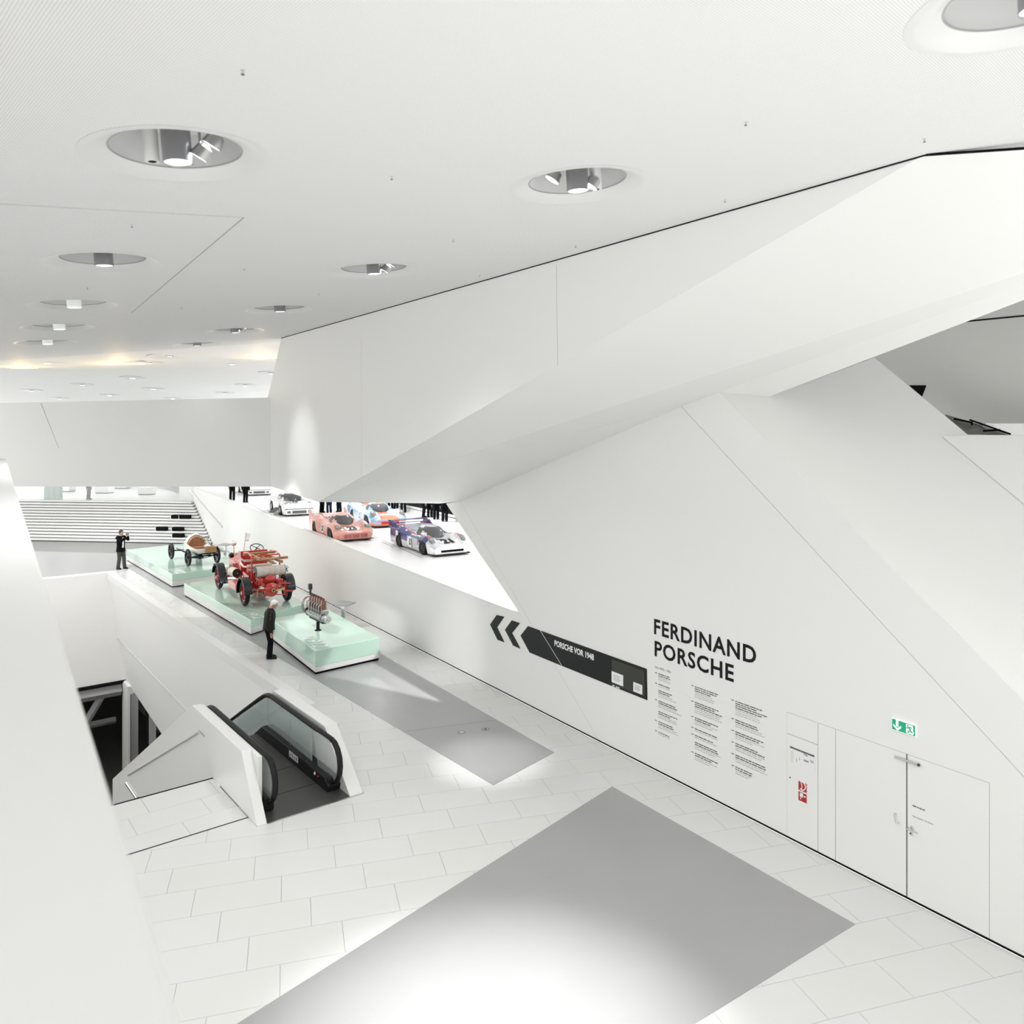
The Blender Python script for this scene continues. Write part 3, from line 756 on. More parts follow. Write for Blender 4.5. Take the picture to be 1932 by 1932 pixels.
# local axes: x = r, y = s
SL = .545
def prof(z, s_end=9.0): pass
def zdown(s, z): return z-(s-3.7)*SL if s > 3.7 else z
def cladding(name, r0, r1, s_top, ztop=1.03):
    pts = [(0, 0), (s_top, ztop), (3.72, ztop), (11.5, zdown(11.5, ztop)), (11.5, zdown(11.5, -1.3)), (3.9, -1.3), (2.5, -.5), (2.5, 0)]
    return MB().prism([(r0, s, z) for s, z in pts], (r1-r0, 0, 0)).build(name, WHITE2, esc, bevel=.006)
cl = cladding('side_cladding', 0, .17, .78)
cladding('side_cladding', 1.72, 1.98, 1.1, .98)
MB().box(.17, .24, .42, 3.72, .1, 1.0).build('inner_liner', WHITE2, esc, bevel=.005)
# vent slot and a pale tube drawn as the rail's shadow line, outer face
MB().box(-.004, 0, 2.9, 3.25, .62, .67).build('vent_slot', JOINT, cl)
hp_ = [(-.05, 3.3, .60), (-.05, 9.5, zdown(9.5, .55)+.2)]
MB().tube([Vector(p)-Vector((-.03, 0, 0)) for p in hp_], .02, 6).build('rail_shadow', MATS['faint_joint'], cl)
# small steel guard rail over the edge of the strip
tag(MB().tube([EP(2.5, -1.31, -.5), EP(2.5, -1.31, -.06), Vector((-7.45, 14.8, -.11))], .04, 10).build('guard_rail', CHROME, smooth=True), 'short polished steel rail end rising at the edge of the floor strip', 'rail')
# landing plate
MB().prism([(.17, -.0, .006), (1.98, -.0, .006), (1.75, .25, .006), (1.72, 3.2, .006), (.17, 3.2, .006)], (0, 0, -.2)).build('landing_plate', DARKM, esc)
MB().box(.17, 1.98, -.03, .0, -.01, .008).build('threshold_strip', STEEL, esc)
for s in (.9, 1.9): MB().box(.42, 1.5, s, s+.012, .006, .008).build('plate_joint', BLACKJ, esc)
# steps
for k in range(14):
    s0 = 3.2+k*.40; z0 = 0 if k < 2 else -(k-1)*.21
    q = MB(); q.box(.45, 1.47, s0, s0+.40, z0-.2, z0)
    for i in range(12): q.box(.47+i*.083, .505+i*.083, s0, s0+.40, z0, z0+.008)
    q.build('step', DARKM, esc)
# skirts (black inner decks)
def skirt(r0, r1):
    pts = [(.42, 0), (.38, .12), (.55, .24), (3.3, .26), (3.75, .24), (4.3, zdown(4.3, .22)), (9.2, zdown(9.2, .22)), (9.2, zdown(9.2, -.2)), (4.0, -.2), (3.2, 0)]
    return MB().prism([(r0, s, z) for s, z in pts], (r1-r0, 0, 0)).build('inner_skirt', RUBBER, esc, bevel=.02)
skirt(.24, .44)
sk2 = skirt(1.46, 1.72)
MB().prism([(1.458, s, z) for s, z in ((1.75, .10), (2.2, .10), (2.2, .22), (1.75, .22))], (-.003, 0, 0)).build('safety_label', PAPER, sk2)
for i, s in enumerate((1.8, 1.9, 2.0, 2.1)): MB().box(1.452, 1.455, s, s+.05, .12, .20-.02*(i % 2)).build('label_symbol', GREYINK, sk2)
MB().lathe([(0, 0), (.03, 0), (.03, -.01)], (1.457, .95, .18), axis='x', n=12).build('button', PAPER, sk2)
MB().lathe([(0, 0), (.02, 0), (.02, -.01)], (1.457, .80, .18), axis='x', n=12).build('button', REDS, sk2)
# glass and handrails
def rail_path(r):
    P = []
    c = (.50, .55); R = .40
    P.append((r, .60, .16)); P.append((r, .50, .15))
    for i in range(9):
        t = -PI/2-i*PI/8
        P.append((r, c[0]+R*math.cos(t)*.95, c[1]+R*math.sin(t)))
    P += [(r, 1.2, .95), (r, 2.4, .95), (r, 3.5, .955), (r, 3.7, .93), (r, 3.9, .86), (r, 4.2, zdown(4.2, .98)), (r, 6.5, zdown(6.5, .98)), (r, 10.5, zdown(10.5, .98))]
    return P
for r in (.36, 1.58):
    MB().tube(rail_path(r), .055, 10, flat=(.65, 1.0)).build('handrail', RUBBER, esc, smooth=True)
    MB().tube([(a, b_, c-.045) if b_ > .5 and c > .5 else (a, b_, c) for a, b_, c in rail_path(r)[7:]], .022, 6).build('rail_track', BLACKG, esc)
    MB().box(r-.10, r+.10, .40, .72, 0, .26).build('newel_base', RUBBER, esc, bevel=.04)
def glass(r, s0, s1, zb, zt):
    n = 8; A = [(s0+(s1-s0)*i/n) for i in range(n+1)]
    top = [(s, zdown(s, zt)) for s in A]; bot = [(s, zdown(s, zb)) for s in reversed(A)]
    return MB().prism([(r-.006, s, z) for s, z in top+bot], (.012, 0, 0)).build('glass_panel', GLASSP, esc)
for r in (.36, 1.58):
    c = (.50, .55); pts = [(c[0]+.36*math.cos(-PI/2-i*PI/10), c[1]+.36*math.sin(-PI/2-i*PI/10)) for i in range(11)]+[(1.35, .91), (1.05, .20)]
    MB().prism([(r-.006, s, z) for s, z in pts], (.012, 0, 0)).build('glass_panel', CLEARG, esc)
    glass(r, 1.36, 2.45, .2, .91); glass(r, 2.46, 3.68, .2, .91); glass(r, 3.69, 5.6, .2, .93); glass(r, 5.61, 9, .2, .93)

# ================================================================== WALL GRAPHICS
INK2 = mat('soft_black_print', (.10, .10, .10), .6)
def sign_poly(uvs, m, name, parent, off=.012, th=.010):
    P = [WP(*wall_tz(u, v), off) for u, v in uvs]; return MB().prism(P, WN*th).build(name, m, parent)
def zf(p): return (900+p[0]/3.22, 1130+p[1]/3.22)
sg = empty('direction_sign', (0, 0, 0)); tag(sg, 'long black arrow sign with white lettering on the white wall', 'sign')
for i, uvs in enumerate(([(120, 97), (165, 108), (122, 172), (166, 263), (125, 248), (80, 155)], [(212, 130), (260, 147), (213, 207), (263, 302), (220, 283), (170, 187)])):
    cv = sign_poly([zf(p) for p in uvs], PANELK, 'chevron', None)
    tag(cv, ('outer', 'inner')[i]+' black chevron before the arrow sign on the wall', 'sign', 'black chevrons')
sign_poly([zf(p) for p in ((310, 165), (380, 190), (511, 404), (320, 325), (265, 222))], PANELK, 'arrow_tip', sg)
sign_poly([zf(p) for p in ((388, 193), (1031, 425), (1035, 615), (519, 407))], PANELK, 'panel', sg)
sign_poly([zf(p) for p in ((820, 367), (1018, 437), (1022, 592), (820, 520))], SCREENK, 'screen_inlay', sg, .0135, .002)
def tz_box(u0, v0, u1, v1):
    t0, z0 = wall_tz(u0, v0); t1, z1 = wall_tz(u1, v1); return t0, z0, t1, z1
# lettering PORSCHE VOR 1948
def line_text(name, txt, m, tl, bl, tr_, off, parent, bold=.01, sp=1.0):
    """tl, bl: top-left and bottom-left pixels, tr_: u of the right end"""
    t0, zt = wall_tz(*tl); _, zb = wall_tz(bl[0], bl[1]); t1, _ = wall_tz(tr_, 1000)
    return wall_text(name, txt, m, t0, t1, zb, zt, off, parent, bold, sp)
line_text('lettering', 'PORSCHE VOR 1948', PAPER, zf((472, 248)), zf((472, 285)), zf((712, 0))[0], .0145, sg, .018)
for (a, b_, c, d) in ((820, 437, 890, 503), (952, 503, 1006, 560)):
    u0, v0 = zf((a, b_)); u1, _ = zf((c, 0)); _, v1 = zf((0, d))
    t0, zt = wall_tz(u0, v0); t1, _ = wall_tz(u1, 1200); zb = wall_tz(u0, v1)[1]
    pn = MB().prism([WP(t0, zt, .018), WP(t1, zt, .018), WP(t1, zb, .018), WP(t0, zb, .018)], WN*.006).build('paper_notice', PAPER, sg)
    for i in range(4):
        zz = zt-(zt-zb)*(.25+.14*i); MB().prism([WP(t0+(t1-t0)*.18, zz, .019), WP(t0+(t1-t0)*(.8-.1*(i % 2)), zz, .019), WP(t0+(t1-t0)*(.8-.1*(i % 2)), zz-.01, .019), WP(t0+(t1-t0)*.18, zz-.01, .019)], WN*.001).build('text_line', GREYINK, pn)
for (x0, x1) in ((824, 838), (846, 868)):
    (ua, va), (ub, vb) = zf((x0, 521+(x0-824)*.4)), zf((x1, 521+(x1-824)*.4))
    sign_poly([(ua, va), (ub, vb), (ub, vb+2), (ua, va+2)], PAPER, 'small_caption', sg, .0145, .001)
# big name
g = 6.0385
def zg(p): return (1220+p[0]/g, 1160+p[1]/g)
nm = empty('wall_name'); tag(nm, 'large black name lettering on the white wall above the text columns', 'lettering')
for txt, tl, bl, tr_ in (('FERDINAND', (84, 42), (92, 220), 1247), ('PORSCHE', (90, 290), (93, 470), 992)):
    t0, zt = wall_tz(*zg(tl)); _, zb = wall_tz(*zg(bl)); t1, _ = wall_tz(zg((tr_, 0))[0], 1200)
    # one object per letter, all the same cap height
    vs, fs = text_mesh(txt, .012, 1.08)
    wall_text('word', txt, INK, t0, t1, zb, zt, .004, nm, .012, 1.10)
t0, zt = wall_tz(*zg((93, 578))); zb = wall_tz(*zg((93, 603)))[1]; t1 = wall_tz(zg((274, 0))[0], 1200)[0]
wall_text('subtitle', 'Vita 1875 - 1951', INK2, t0, t1, zb, zt, .004, nm, .0)
# text columns: blocks (x, y, [line lengths]); bold lines dark, light lines pale
def column(label, blocks, yearx, x):
    e = empty('text_column'); tag(e, label, 'lettering', 'printed text columns on the wall')
    for (y, nb, nl, yr, wid) in blocks:
        B = MB(); C = MB()
        t0, z0 = wall_tz(*zg((x, y)))
        tw = wall_tz(zg((x+wid, 0))[0], 1200)[0]-t0
        if yr:
            ty, _ = wall_tz(*zg((yearx, y))); zz = z0
            B.prism([WP(ty, zz, .003), WP(ty-.055, zz, .003), WP(ty-.055, zz-.014, .003), WP(ty, zz-.014, .003)], WN*.001)
        for i in range(nb+nl):
            zz = z0-i*.0375; tt = t0; end = t0+tw*random.uniform(.62, 1.0)
            T = B if i < nb else C
            while tt > end+.03:
                w = random.uniform(.03, .13); w = min(w, tt-end)
                T.prism([WP(tt, zz, .003), WP(tt-w, zz, .003), WP(tt-w, zz-(.017 if i < nb else .014), .003), WP(tt, zz-(.017 if i < nb else .014), .003)], WN*.001)
                tt -= w+.014
        B.build('bold_lines', INK2, e)
        if C.v: C.build('fine_lines', LGREYINK, e)
column('narrow first column of small print under the big name', [(665, 2, 2, 1, 190), (785, 1, 1, 1, 190), (855, 2, 2, 0, 225), (975, 2, 2, 1, 275), (1095, 2, 2, 0, 230), (1210, 2, 2, 1, 240), (1330, 1, 1, 1, 215)], 95, 133)
column('middle column of small print on the white wall', [(812, 3, 3, 1, 310), (990, 3, 3, 1, 310), (1165, 2, 2, 1, 285), (1290, 1, 1, 1, 335), (1365, 1, 1, 1, 305), (1445, 2, 2, 0, 330), (1570, 2, 2, 1, 270)], 508, 548)
column('last column of small print, nearest the cabinet door', [(978, 4, 3, 1, 385), (1190, 2, 2, 1, 395), (1325, 2, 2, 1, 340), (1458, 2, 2, 1, 360), (1590, 2, 2, 1, 405), (1725, 2, 2, 1, 220)], 965, 1010)

# ================================================================== DOORS in the right wall
def zh(p): return (1450+p[0]/3.863, 1300+p[1]/3.863)
def tt(u): return wall_tz(u, 1400)[0]
zt_top = wall_tz(*zh((130, 165)))[1]
def leaf(parent, name, x0, x1, z0, z1, m=WHITE, off=.006):
    return MB().prism([WP(x0, z0, off), WP(x1, z0, off), WP(x1, z1, off), WP(x0, z1, off)], WN*(off-.0005)).build(name, m, parent)
tcabL, tcabR, tpR = tt(1484.5), tt(1543.5), tt(1576.5)
tmid, tdr = tt(1711), tt(1867)
zd = 2.05; gp = .006
dw = MB().prism([WP(tcabL, .035, .002), WP(tdr, .035, .002), WP(tdr, zt_top, .002), WP(tcabL, zt_top, .002)], WN*.0015)
d1 = tag(dw.build('door_1', JOINT), kind='structure')
zc = wall_tz(*zh((135, 322)))[1]
leaf(d1, 'cabinet_door', tcabL-gp, tcabR+gp, .036, zc-gp)
leaf(d1, 'top_panel', tcabL-gp, tcabR+gp, zc+gp, zt_top-gp)
leaf(d1, 'side_panel', tcabR-gp, tpR+gp, .036, zt_top-gp)
l1 = leaf(d1, 'door_leaf', tpR-gp, tmid+gp*.9, .036, zt_top-gp)
l2 = leaf(d1, 'door_leaf', tmid-gp*.9, tdr+gp, .036, zt_top-gp)
MB().prism([WP(tmid+.008, .035, .007), WP(tmid-.008, .035, .007), WP(tmid-.008, zt_top, .007), WP(tmid+.008, zt_top, .007)], WN*.003).build('black_seal', DARKM, d1)
# door closer
p, q = WP(*wall_tz(*zh((925, 490))), .03), WP(*wall_tz(*zh((1100, 550))), .03)
MB().tube([p, q], .018, 8).build('closer_rail', STEEL, l2)
MB().ball(q, .022, 10).build('closer_pivot', DARKM, l2)
# handles
def on_wall(x, y, off): return WP(*wall_tz(*zh((x, y))), off)
MB().tube([on_wall(930, 905, .012), on_wall(930, 905, .05), on_wall(942, 970, .05), on_wall(958, 972, .012)], .010, 8).build('pull_handle', STEEL, l1, smooth=True)
MB().tube([on_wall(1022, 1008, .012), on_wall(1024, 1012, .055), on_wall(1100, 1045, .055)], .010, 8).build('lever_handle', STEEL, l2, smooth=True)
MB().lathe([(0, 0), (.028, 0), (.028, .012)], on_wall(1040, 1008, .012), axis='x', n=14).build('rosette', STEEL, l2)
MB().lathe([(0, 0), (.022, 0), (.022, .012)], on_wall(1038, 1050, .012), axis='x', n=14).build('key_rosette', STEEL, l2)
MB().ball(on_wall(1036, 1050, .02), .010, 8).build('keyhole', BLACKJ, l2)
MB().ball(on_wall(158, 643, .008), .012, 8).build('keyhole', BLACKJ, d1)
def dtxt(name, txt, tl, bl, tr_, par): 
    t0, zt = wall_tz(*zh(tl)); zb = wall_tz(*zh(bl))[1]; t1 = wall_tz(zh((tr_, 0))[0], 1400)[0]
    wall_text(name, txt, INK2, t0, t1, zb, zt, .0075, par, .012)
def bars(par, x0, y0, x1, m=INK2, h=7, sl=.36):
    t0, z0 = wall_tz(*zh((x0, y0))); t1 = wall_tz(zh((x1, 0))[0], 1400)[0]; x = t0
    while x > t1+.01:
        w = min(random.uniform(.02, .06), x-t1)
        MB().prism([WP(x, z0, .0075), WP(x-w, z0, .0075), WP(x-w, z0-.017, .0075), WP(x, z0-.017, .0075)], WN*.001).build('print_line', m, par); x -= w+.008
bars(l2, 1050, 843, 1140)
dtxt('door_lettering', 'Kein Zutritt / No Entry', (1050, 918), (1050, 930), 1202, l2)
# evacuation plan
ev = empty('evacuation_plan'); tag(ev, 'framed evacuation plan with dark header on the narrow cabinet door', 'notice')
def zi(p): return (1480+p[0]/12.075, 1380+p[1]/12.075)
def wp_rect(x0, y0, x1, h, m, name, par, off, zfun=zi, th=.002):
    t0, zt = wall_tz(*zfun((x0, y0))); t1 = wall_tz(zfun((x1, 0))[0], 1400)[0]; zb = wall_tz(*zfun((x0, y0+h)))[1]
    return MB().prism([WP(t0, zt, off), WP(t1, zt, off), WP(t1, zb, off), WP(t0, zb, off)], WN*th).build(name, m, par)
wp_rect(128, 318, 690, 420, PAPER, 'sheet', ev, .011)
wp_rect(132, 325, 685, 42, INK2, 'header', ev, .0125)
wp_rect(190, 345, 650, 10, LGREYINK, 'header_text', ev, .014)
for i in range(7): wp_rect(150, 440+i*38, 215, 9, LGREYINK, 'legend_line', ev, .0125)
for x, y, w, h in ((370, 430, 40, 16), (440, 500, 60, 22), (490, 530, 40, 30), (520, 490, 50, 25), (560, 520, 30, 12), (445, 630, 110, 38), (270, 600, 18, 90), (335, 590, 20, 60), (590, 640, 80, 60)):
    wp_rect(x, y-(0), x+w, h, GREYINK if h < 60 and w != 80 else LGREYINK, 'plan_mark', ev, .0125)
# red fire signs
for nm_, y, lb in (('fire_sign', 1118, 'upper red fire hose symbol sign on the narrow cabinet door'), ('fire_sign', 1355, 'lower red fire alarm symbol sign on the narrow cabinet door')):
    e = empty(nm_); tag(e, lb, 'sign', 'red fire signs')
    wp_rect(318, y-10, 520, 220, PAPER, 'border', e, .0105)
    wp_rect(326, y, 512, 200, SIGNR, 'red_plate', e, .012)
    if y < 1200:
        t0, z0 = wall_tz(*zi((415, y+120))); PTS = [WP(t0-math.cos(a)*.06, z0+math.sin(a)*.065, .016) for a in [(-110+i*26)*PI/180 for i in range(10)]]
        MB().tube(PTS, .010, 5).build('hose_ring', SIGNWR if False else PAPER, e)
        PTS = [WP(t0+.035-math.cos(a)*.03, z0-.01+math.sin(a)*.05, .016) for a in [(-100+i*28)*PI/180 for i in range(7)]]
        MB().tube(PTS, .008, 5).build('hose_ring', PAPER, e)
    else:
        wp_rect(358, y+30, 430, 90, PAPER, 'phone_symbol', e, .0135)
        wp_rect(445, y+105, 495, 28, PAPER, 'hand_symbol', e, .0135)
        wp_rect(365, y+140, 385, 40, PAPER, 'drop_symbol', e, .0135)
# exit sign
def zx(p): return (1670+p[0]/24.15, 1340+p[1]/24.15)
ex = empty('exit_sign'); tag(ex, 'green and white emergency exit sign with arrow above the double door', 'sign')
def xp(pts, m, name, off, th=.004): return MB().prism([WP(*wall_tz(*zx(p)), off) for p in pts], WN*th).build(name, m, ex)
xp([(335, 315), (1435, 655), (1440, 1200), (340, 845)], SIGNW, 'frame', .030, .03)
xp([(360, 350), (980, 560), (980, 1030), (365, 825)], SIGNG, 'green_field', .033)
xp([(980, 560), (1410, 690), (1415, 1175), (980, 1030)], SIGNG, 'green_field', .033)
xp([(545, 410), (655, 440), (655, 740), (545, 690)], SIGNW, 'arrow_shaft', .037)
xp([(425, 590), (612, 790), (775, 690), (775, 810), (612, 905), (430, 690)], SIGNW, 'arrow_head', .037)
xp([(1000, 590), (1320, 690), (1330, 960), (1370, 1030), (1330, 1110), (1080, 1045), (1000, 980)], SIGNW, 'doorway', .037)
def xl(pts, w): MB().tube([WP(*wall_tz(*zx(p)), .042) for p in pts], w, 5).build('running_figure', SIGNG, ex)
xl([(1090, 660), (1110, 685)], .016); xl([(1120, 760), (1180, 800), (1225, 950), (1310, 1000)], .009); xl([(1010, 785), (1120, 760), (1210, 745), (1270, 810)], .006); xl([(1160, 915), (1095, 990)], .007)

# ================================================================== RAMP WITH RACE CARS
def RP(t, w, up=0.0): return WN*w+WD*t+Vector((0, 0, ramp_z(t)+up))
ramp = tag(MB().prism([RP(5, W0+.26), RP(75, W0+.26), RP(75, 45), RP(5, 45)], (0, 0, -.25)).build('floor_ramp', mat('ramp_white_resin', (.84, .84, .84), .3, vary=.01)), kind='structure')
def zk(p): return (640+p[0]/7.43, 930+p[1]/7.43)
def groove(a, b_, w=.025):
    p, q = ramp_at(*a, up=.003), ramp_at(*b_, up=.003); sdv = (q-p).normalized().cross(Vector((0, 0, 1)))*w/2
    MB().prism([p+sdv, q+sdv, q-sdv, p-sdv], (0, 0, -.002)).build('floor_groove', DARKM, ramp)
groove(zk((600, 660)), zk((1155, 910))); groove(zk((590, 682)), zk((760, 762))); groove(zk((470, 595)), zk((540, 632))); groove(zk((470, 615)), zk((520, 655)))
groove(zk((360, 885)), zk((560, 975))); groove(zk((415, 878)), zk((600, 945)), .012); groove(zk((1440-600, 905)), zk((900, 910))) if False else None
groove((826, 1099), (893, 1095), .02); groove((912, 1133), (936, 1129), .02)
groove((466, 948), (516, 975), .03); groove((516, 975), (530, 982), .03); groove((508, 926), (523, 936), .03)
# dark low wall with plinth at the back of the ramp
dk = empty('dark_display_wall'); tag(dk, 'long black display wall on a white plinth at the back of the ramp', 'display wall')
a0, a1 = ramp_at(764, 962), ramp_at(845, 980)
ax = (a1-a0).normalized()
MB().prism([a0-ax*3+Vector((0, 0, .28)), a1+ax*4+Vector((0, 0, .28)), a1+ax*4+Vector((0, 0, 2.2)), a0-ax*3+Vector((0, 0, 2.2))], (.1, .2, 0)).build('black_panel', LOWERB, dk)
MB().prism([a0-ax*3, a1+ax*4, a1+ax*4+Vector((0, 0, .28)), a0-ax*3+Vector((0, 0, .28))], (.15, .4, 0)).build('plinth', WHITE2, dk)
MB().prism([a0-ax*3+Vector((0, -.01, .12)), a1+ax*4+Vector((0, -.01, .12)), a1+ax*4+Vector((0, -.01, .15)), a0-ax*3+Vector((0, -.01, .15))], (0, .01, 0)).build('shadow_line', DARKM, dk)
# small sloping label reader
p = ramp_at(511, 972); e = empty('label_reader', p, math.radians(-33)); tag(e, 'small dark sloping label stand on the ramp before the white car', 'info stand')
MB().prism([(-.22, 0, 0), (.22, 0, 0), (.22, .5, 0), (-.22, .5, 0)], (0, 0, .12)).build('white_base', WHITE2, e)
MB().prism([(-.2, .02, .13), (.2, .02, .13), (.2, .48, .34), (-.2, .48, .34)], (0, 0, .02)).build('dark_plate', SCREENK, e)

def interp(tab, s):
    for (a, x), (b_, y) in zip(tab[:-1], tab[1:]):
        if s <= b_:
            k = max(0, (s-a)/(b_-a)); k = k*k*(3-2*k); return x+(y-x)*k
    return tab[-1][1]
class Car:
    def __init__(c, L, Wd, hw, zc, zf, axles, wr, drop=.10, fc=.70, fw=.42, zb=.10):
        c.L, c.W, c.hw, c.zc, c.zf, c.axles, c.wr, c.drop, c.fc, c.fw, c.zb = L, Wd, hw, zc, zf, axles, wr, drop, fc, fw, zb
    def s(c, x): return .5-x/c.L
    def half(c, s): return c.W/2*interp(c.hw, s)
    def top(c, x, y):
        s = min(1, max(0, c.s(x))); yn = min(1, abs(y)/c.half(s))
        zc, zf = interp(c.zc, s), interp(c.zf, s)
        d = min(1, abs(yn-c.fc)/c.fw); f = .5+.5*math.cos(PI*d)
        if yn > c.fc: f = max(f, .55)
        z = zc+(zf-zc)*f
        if yn > .82: z -= c.drop*((yn-.82)/.18)**2
        return z
    def body(c, parent, paint, nx=72, ny=22):
        B = MB(); R = []
        for i in range(nx+1):
            s = i/nx; x = c.L*(.5-s); h = c.half(s); row = []
            zb = c.zb
            for ax_ in c.axles:
                d = abs(x-ax_)
                if d < c.wr+.04: zb = max(zb, c.wr+math.sqrt((c.wr+.04)**2-d*d))
            zt = c.top(x, h)
            zb = min(zb, zt-.02)
            row.append((x, h*.95, zb)); row.append((x, h, zb+(zt-zb)*.5))
            for j in range(ny+1):
                y = h*(1-2*j/ny); row.append((x, y, c.top(x, y)))
            row.append((x, -h, zb+(zt-zb)*.5)); row.append((x, -h*.95, zb)); R.append(row)
        n = len(R[0]); vs = [p for r in R for p in r]; k0 = len(B.v)
        for m_ in paint['mats']: B.mi(m_)
        B.v = [tuple(p) for p in vs]
        for i in range(nx):
            for j in range(n-1):
                a = i*n+j; B.f.append([a, a+n, a+n+1, a+1])
                P = [vs[a], vs[a+n], vs[a+n+1], vs[a+1]]; cx = sum(p[0] for p in P)/4; cy = sum(p[1] for p in P)/4; cz = sum(p[2] for p in P)/4
                B.m.append(paint['fn'](c.s(cx), cy/c.half(c.s(cx)), cz, j in (0, 1, n-2, n-3)))
            B.f.append([i*n, i*n+n-1, (i+1)*n+n-1, (i+1)*n]); B.m.append(0)
        B.f.append([j for j in range(n)]); B.m.append(paint.get('front', 0))
        B.f.append([nx*n+n-1-j for j in range(n)]); B.m.append(0)
        return B.build('body_shell', None, parent, smooth=True)
def bubble(parent, cx, cy, cz, rx, ry, rz, roof, glass=GLASSD, p=2.3, front=.10, stripe=None, n=28):
    """cockpit: painted roof with wrap-around windscreen and side windows"""
    G, R_ = MB(), MB(); V = []; k = 12
    def sg(v, q): return math.copysign(abs(v)**q, v)
    for i in range(k+1):
        th = PI/2*i/k
        row = []
        for j in range(n):
            ph = 2*PI*j/n
            r = math.cos(th)**(2/p)
            row.append((cx+rx*r*sg(math.cos(ph), .9), cy+ry*r*sg(math.sin(ph), .9), cz+rz*math.sin(th)**(.9)))
        V.append(row)
    flat = [q for r in V for q in r]
    if stripe: R_.mi(roof); R_.mi(stripe)
    gf, rf, rm = [], [], []
    for i in range(k):
        for j in range(n):
            f = [i*n+j, i*n+(j+1) % n, (i+1)*n+(j+1) % n, (i+1)*n+j]
            c = [sum(flat[q][a] for q in f)/4 for a in range(3)]
            dx, hz = (c[0]-cx)/rx, (c[2]-cz)/rz
            scr = dx > front and .06 < hz < .90 and abs((c[1]-cy)/ry) < .80
            side = abs((c[1]-cy)/ry) > .45 and -.30 < dx < front+.22 and .12 < hz < .74 and not scr and abs((c[1]-cy)/ry) > .6
            (gf if scr or side else rf).append(f)
            if not (scr or side): rm.append(1 if stripe and abs((c[1]-cy)/ry) < .32 else 0)
    G.v = flat; G.f = gf; G.m = [0]*len(gf); R_.v = flat; R_.f = rf; R_.m = rm
    a = R_.build('roof', roof, parent, smooth=True); b_ = G.build('windscreen', glass, parent, smooth=True)
    return a, b_
def wheel(parent, x, y, r, w, rimm, name='wheel', left=True):
    sgn = 1 if left else -1
    e = MB().lathe([(r*.62, -w/2), (r*.9, -w/2), (r, -w/2+.03), (r, w/2-.03), (r*.9, w/2), (r*.62, w/2)], (x, y, r), axis='y', n=28).build(name, RUBBER, parent, smooth=True)
    B = MB(); yy = y+sgn*w*.42
    B.lathe([(r*.62, 0), (r*.55, -sgn*.03), (0, -sgn*.05)], (x, yy, r), axis='y', n=20)
    for i in range(5):
        t = 2*PI*i/5; B.cyl((x, yy, r), (x+r*.55*math.cos(t), yy, r+r*.55*math.sin(t)), .03, .02, n=6)
    B.build('rim', rimm, e)
    return e
def decal(car, parent, txt, x, y, w, h, ink=INK, disc=None, dr=.2, yaw=0.0):
    """number lying on the bodywork; reads from the front"""
    if disc:
        B = MB(); pts = [(x+dr*math.cos(t*PI/10)*.85, y+dr*math.sin(t*PI/10)) for t in range(20)]
        vs = [(x, y, car.top(x, y)+.012)]
        for k in (.25, .5, .75, 1): vs += [(x+(a-x)*k, y+(b_-y)*k, car.top(x+(a-x)*k, y+(b_-y)*k)+.016) for a, b_ in pts]
        fs = [(0, 1+i, 1+(i+1) % 20) for i in range(20)]+[(1+q+i, 21+q+i, 21+q+(i+1) % 20, 1+q+(i+1) % 20) for q in (0, 20, 40) for i in range(20)]
        B.add(vs, fs); B.build('number_disc', disc, parent)
    vs, fs = text_mesh(txt, .055)
    P = []
    for a, b_ in vs:
        yy = y+(a-.5)*w; xx = x-(b_-.5)*h       # seen from the front: reading direction is +y
        P.append((xx, yy, car.top(xx, yy)+.030))
    MB().add(P, fs).build('race_number', ink, parent)
def side_decal(car, parent, txt, x, z, w, h, side, disc=None, dr=.2):
    yb = lambda xx: side*(car.half(car.s(xx))+.006)
    if disc:
        MB().add([(x, yb(x)+side*.002, z)]+[(x+dr*math.cos(t*PI/9), yb(x+dr*math.cos(t*PI/9))+side*.002, z+dr*math.sin(t*PI/9)) for t in range(18)], [(0, 1+i, 1+(i+1) % 18) for i in range(18)]).build('number_disc', disc, parent)
    vs, fs = text_mesh(txt, .05)
    P = [(x-side*(a-.5)*w, yb(x)+side*.006, z+(b_-.5)*h) for a, b_ in vs]
    MB().add(P, fs).build('race_number', INK, parent)
def headlamps(car, parent, x, y, rx, ry, two=True):
    for sgn in (1, -1):
        z = car.top(x, y*sgn)
        sl = (car.top(x-.12, y*sgn)-car.top(x+.12, y*sgn))/.24
        M = Matrix.Rotation(math.atan(sl), 3, 'Y')
        h = MB().ball((x, y*sgn, z-.015), (rx, ry, .05), 16, M=M).build('headlamp', LAMPG2, parent, smooth=True)
        for d in ((-.055, .055) if two else (0,)):
            MB().ball((x+.03, (y+d)*sgn, z+.018), (.066, .058, .04), 10, M=M).build('lamp_lens', LAMPG, h, smooth=True)
def slot(parent, x, y0, y1, z0, z1, m=BLACKJ, name='air_intake', tilt=0):
    return MB().box(x-.02, x, y0, y1, z0, z1).build(name, m, parent, bevel=.01)
def car_root(name, u, v, head, sc, label, cat='car', dx=0.0):
    """u, v: where the middle of the nose meets the ramp"""
    p = ramp_at(u, v); hx = Vector((math.cos(head), math.sin(head), 0))
    p = p-hx*dx*sc
    slope = .0248*hx.dot(WD)
    e = empty(name, p, head, sc); e.rotation_euler = (0, -math.atan(slope), head); 
    tag(e, label, cat, 'race cars on the white ramp'); p.z = ramp_z(p.dot(WD)); e.location = p
    return e
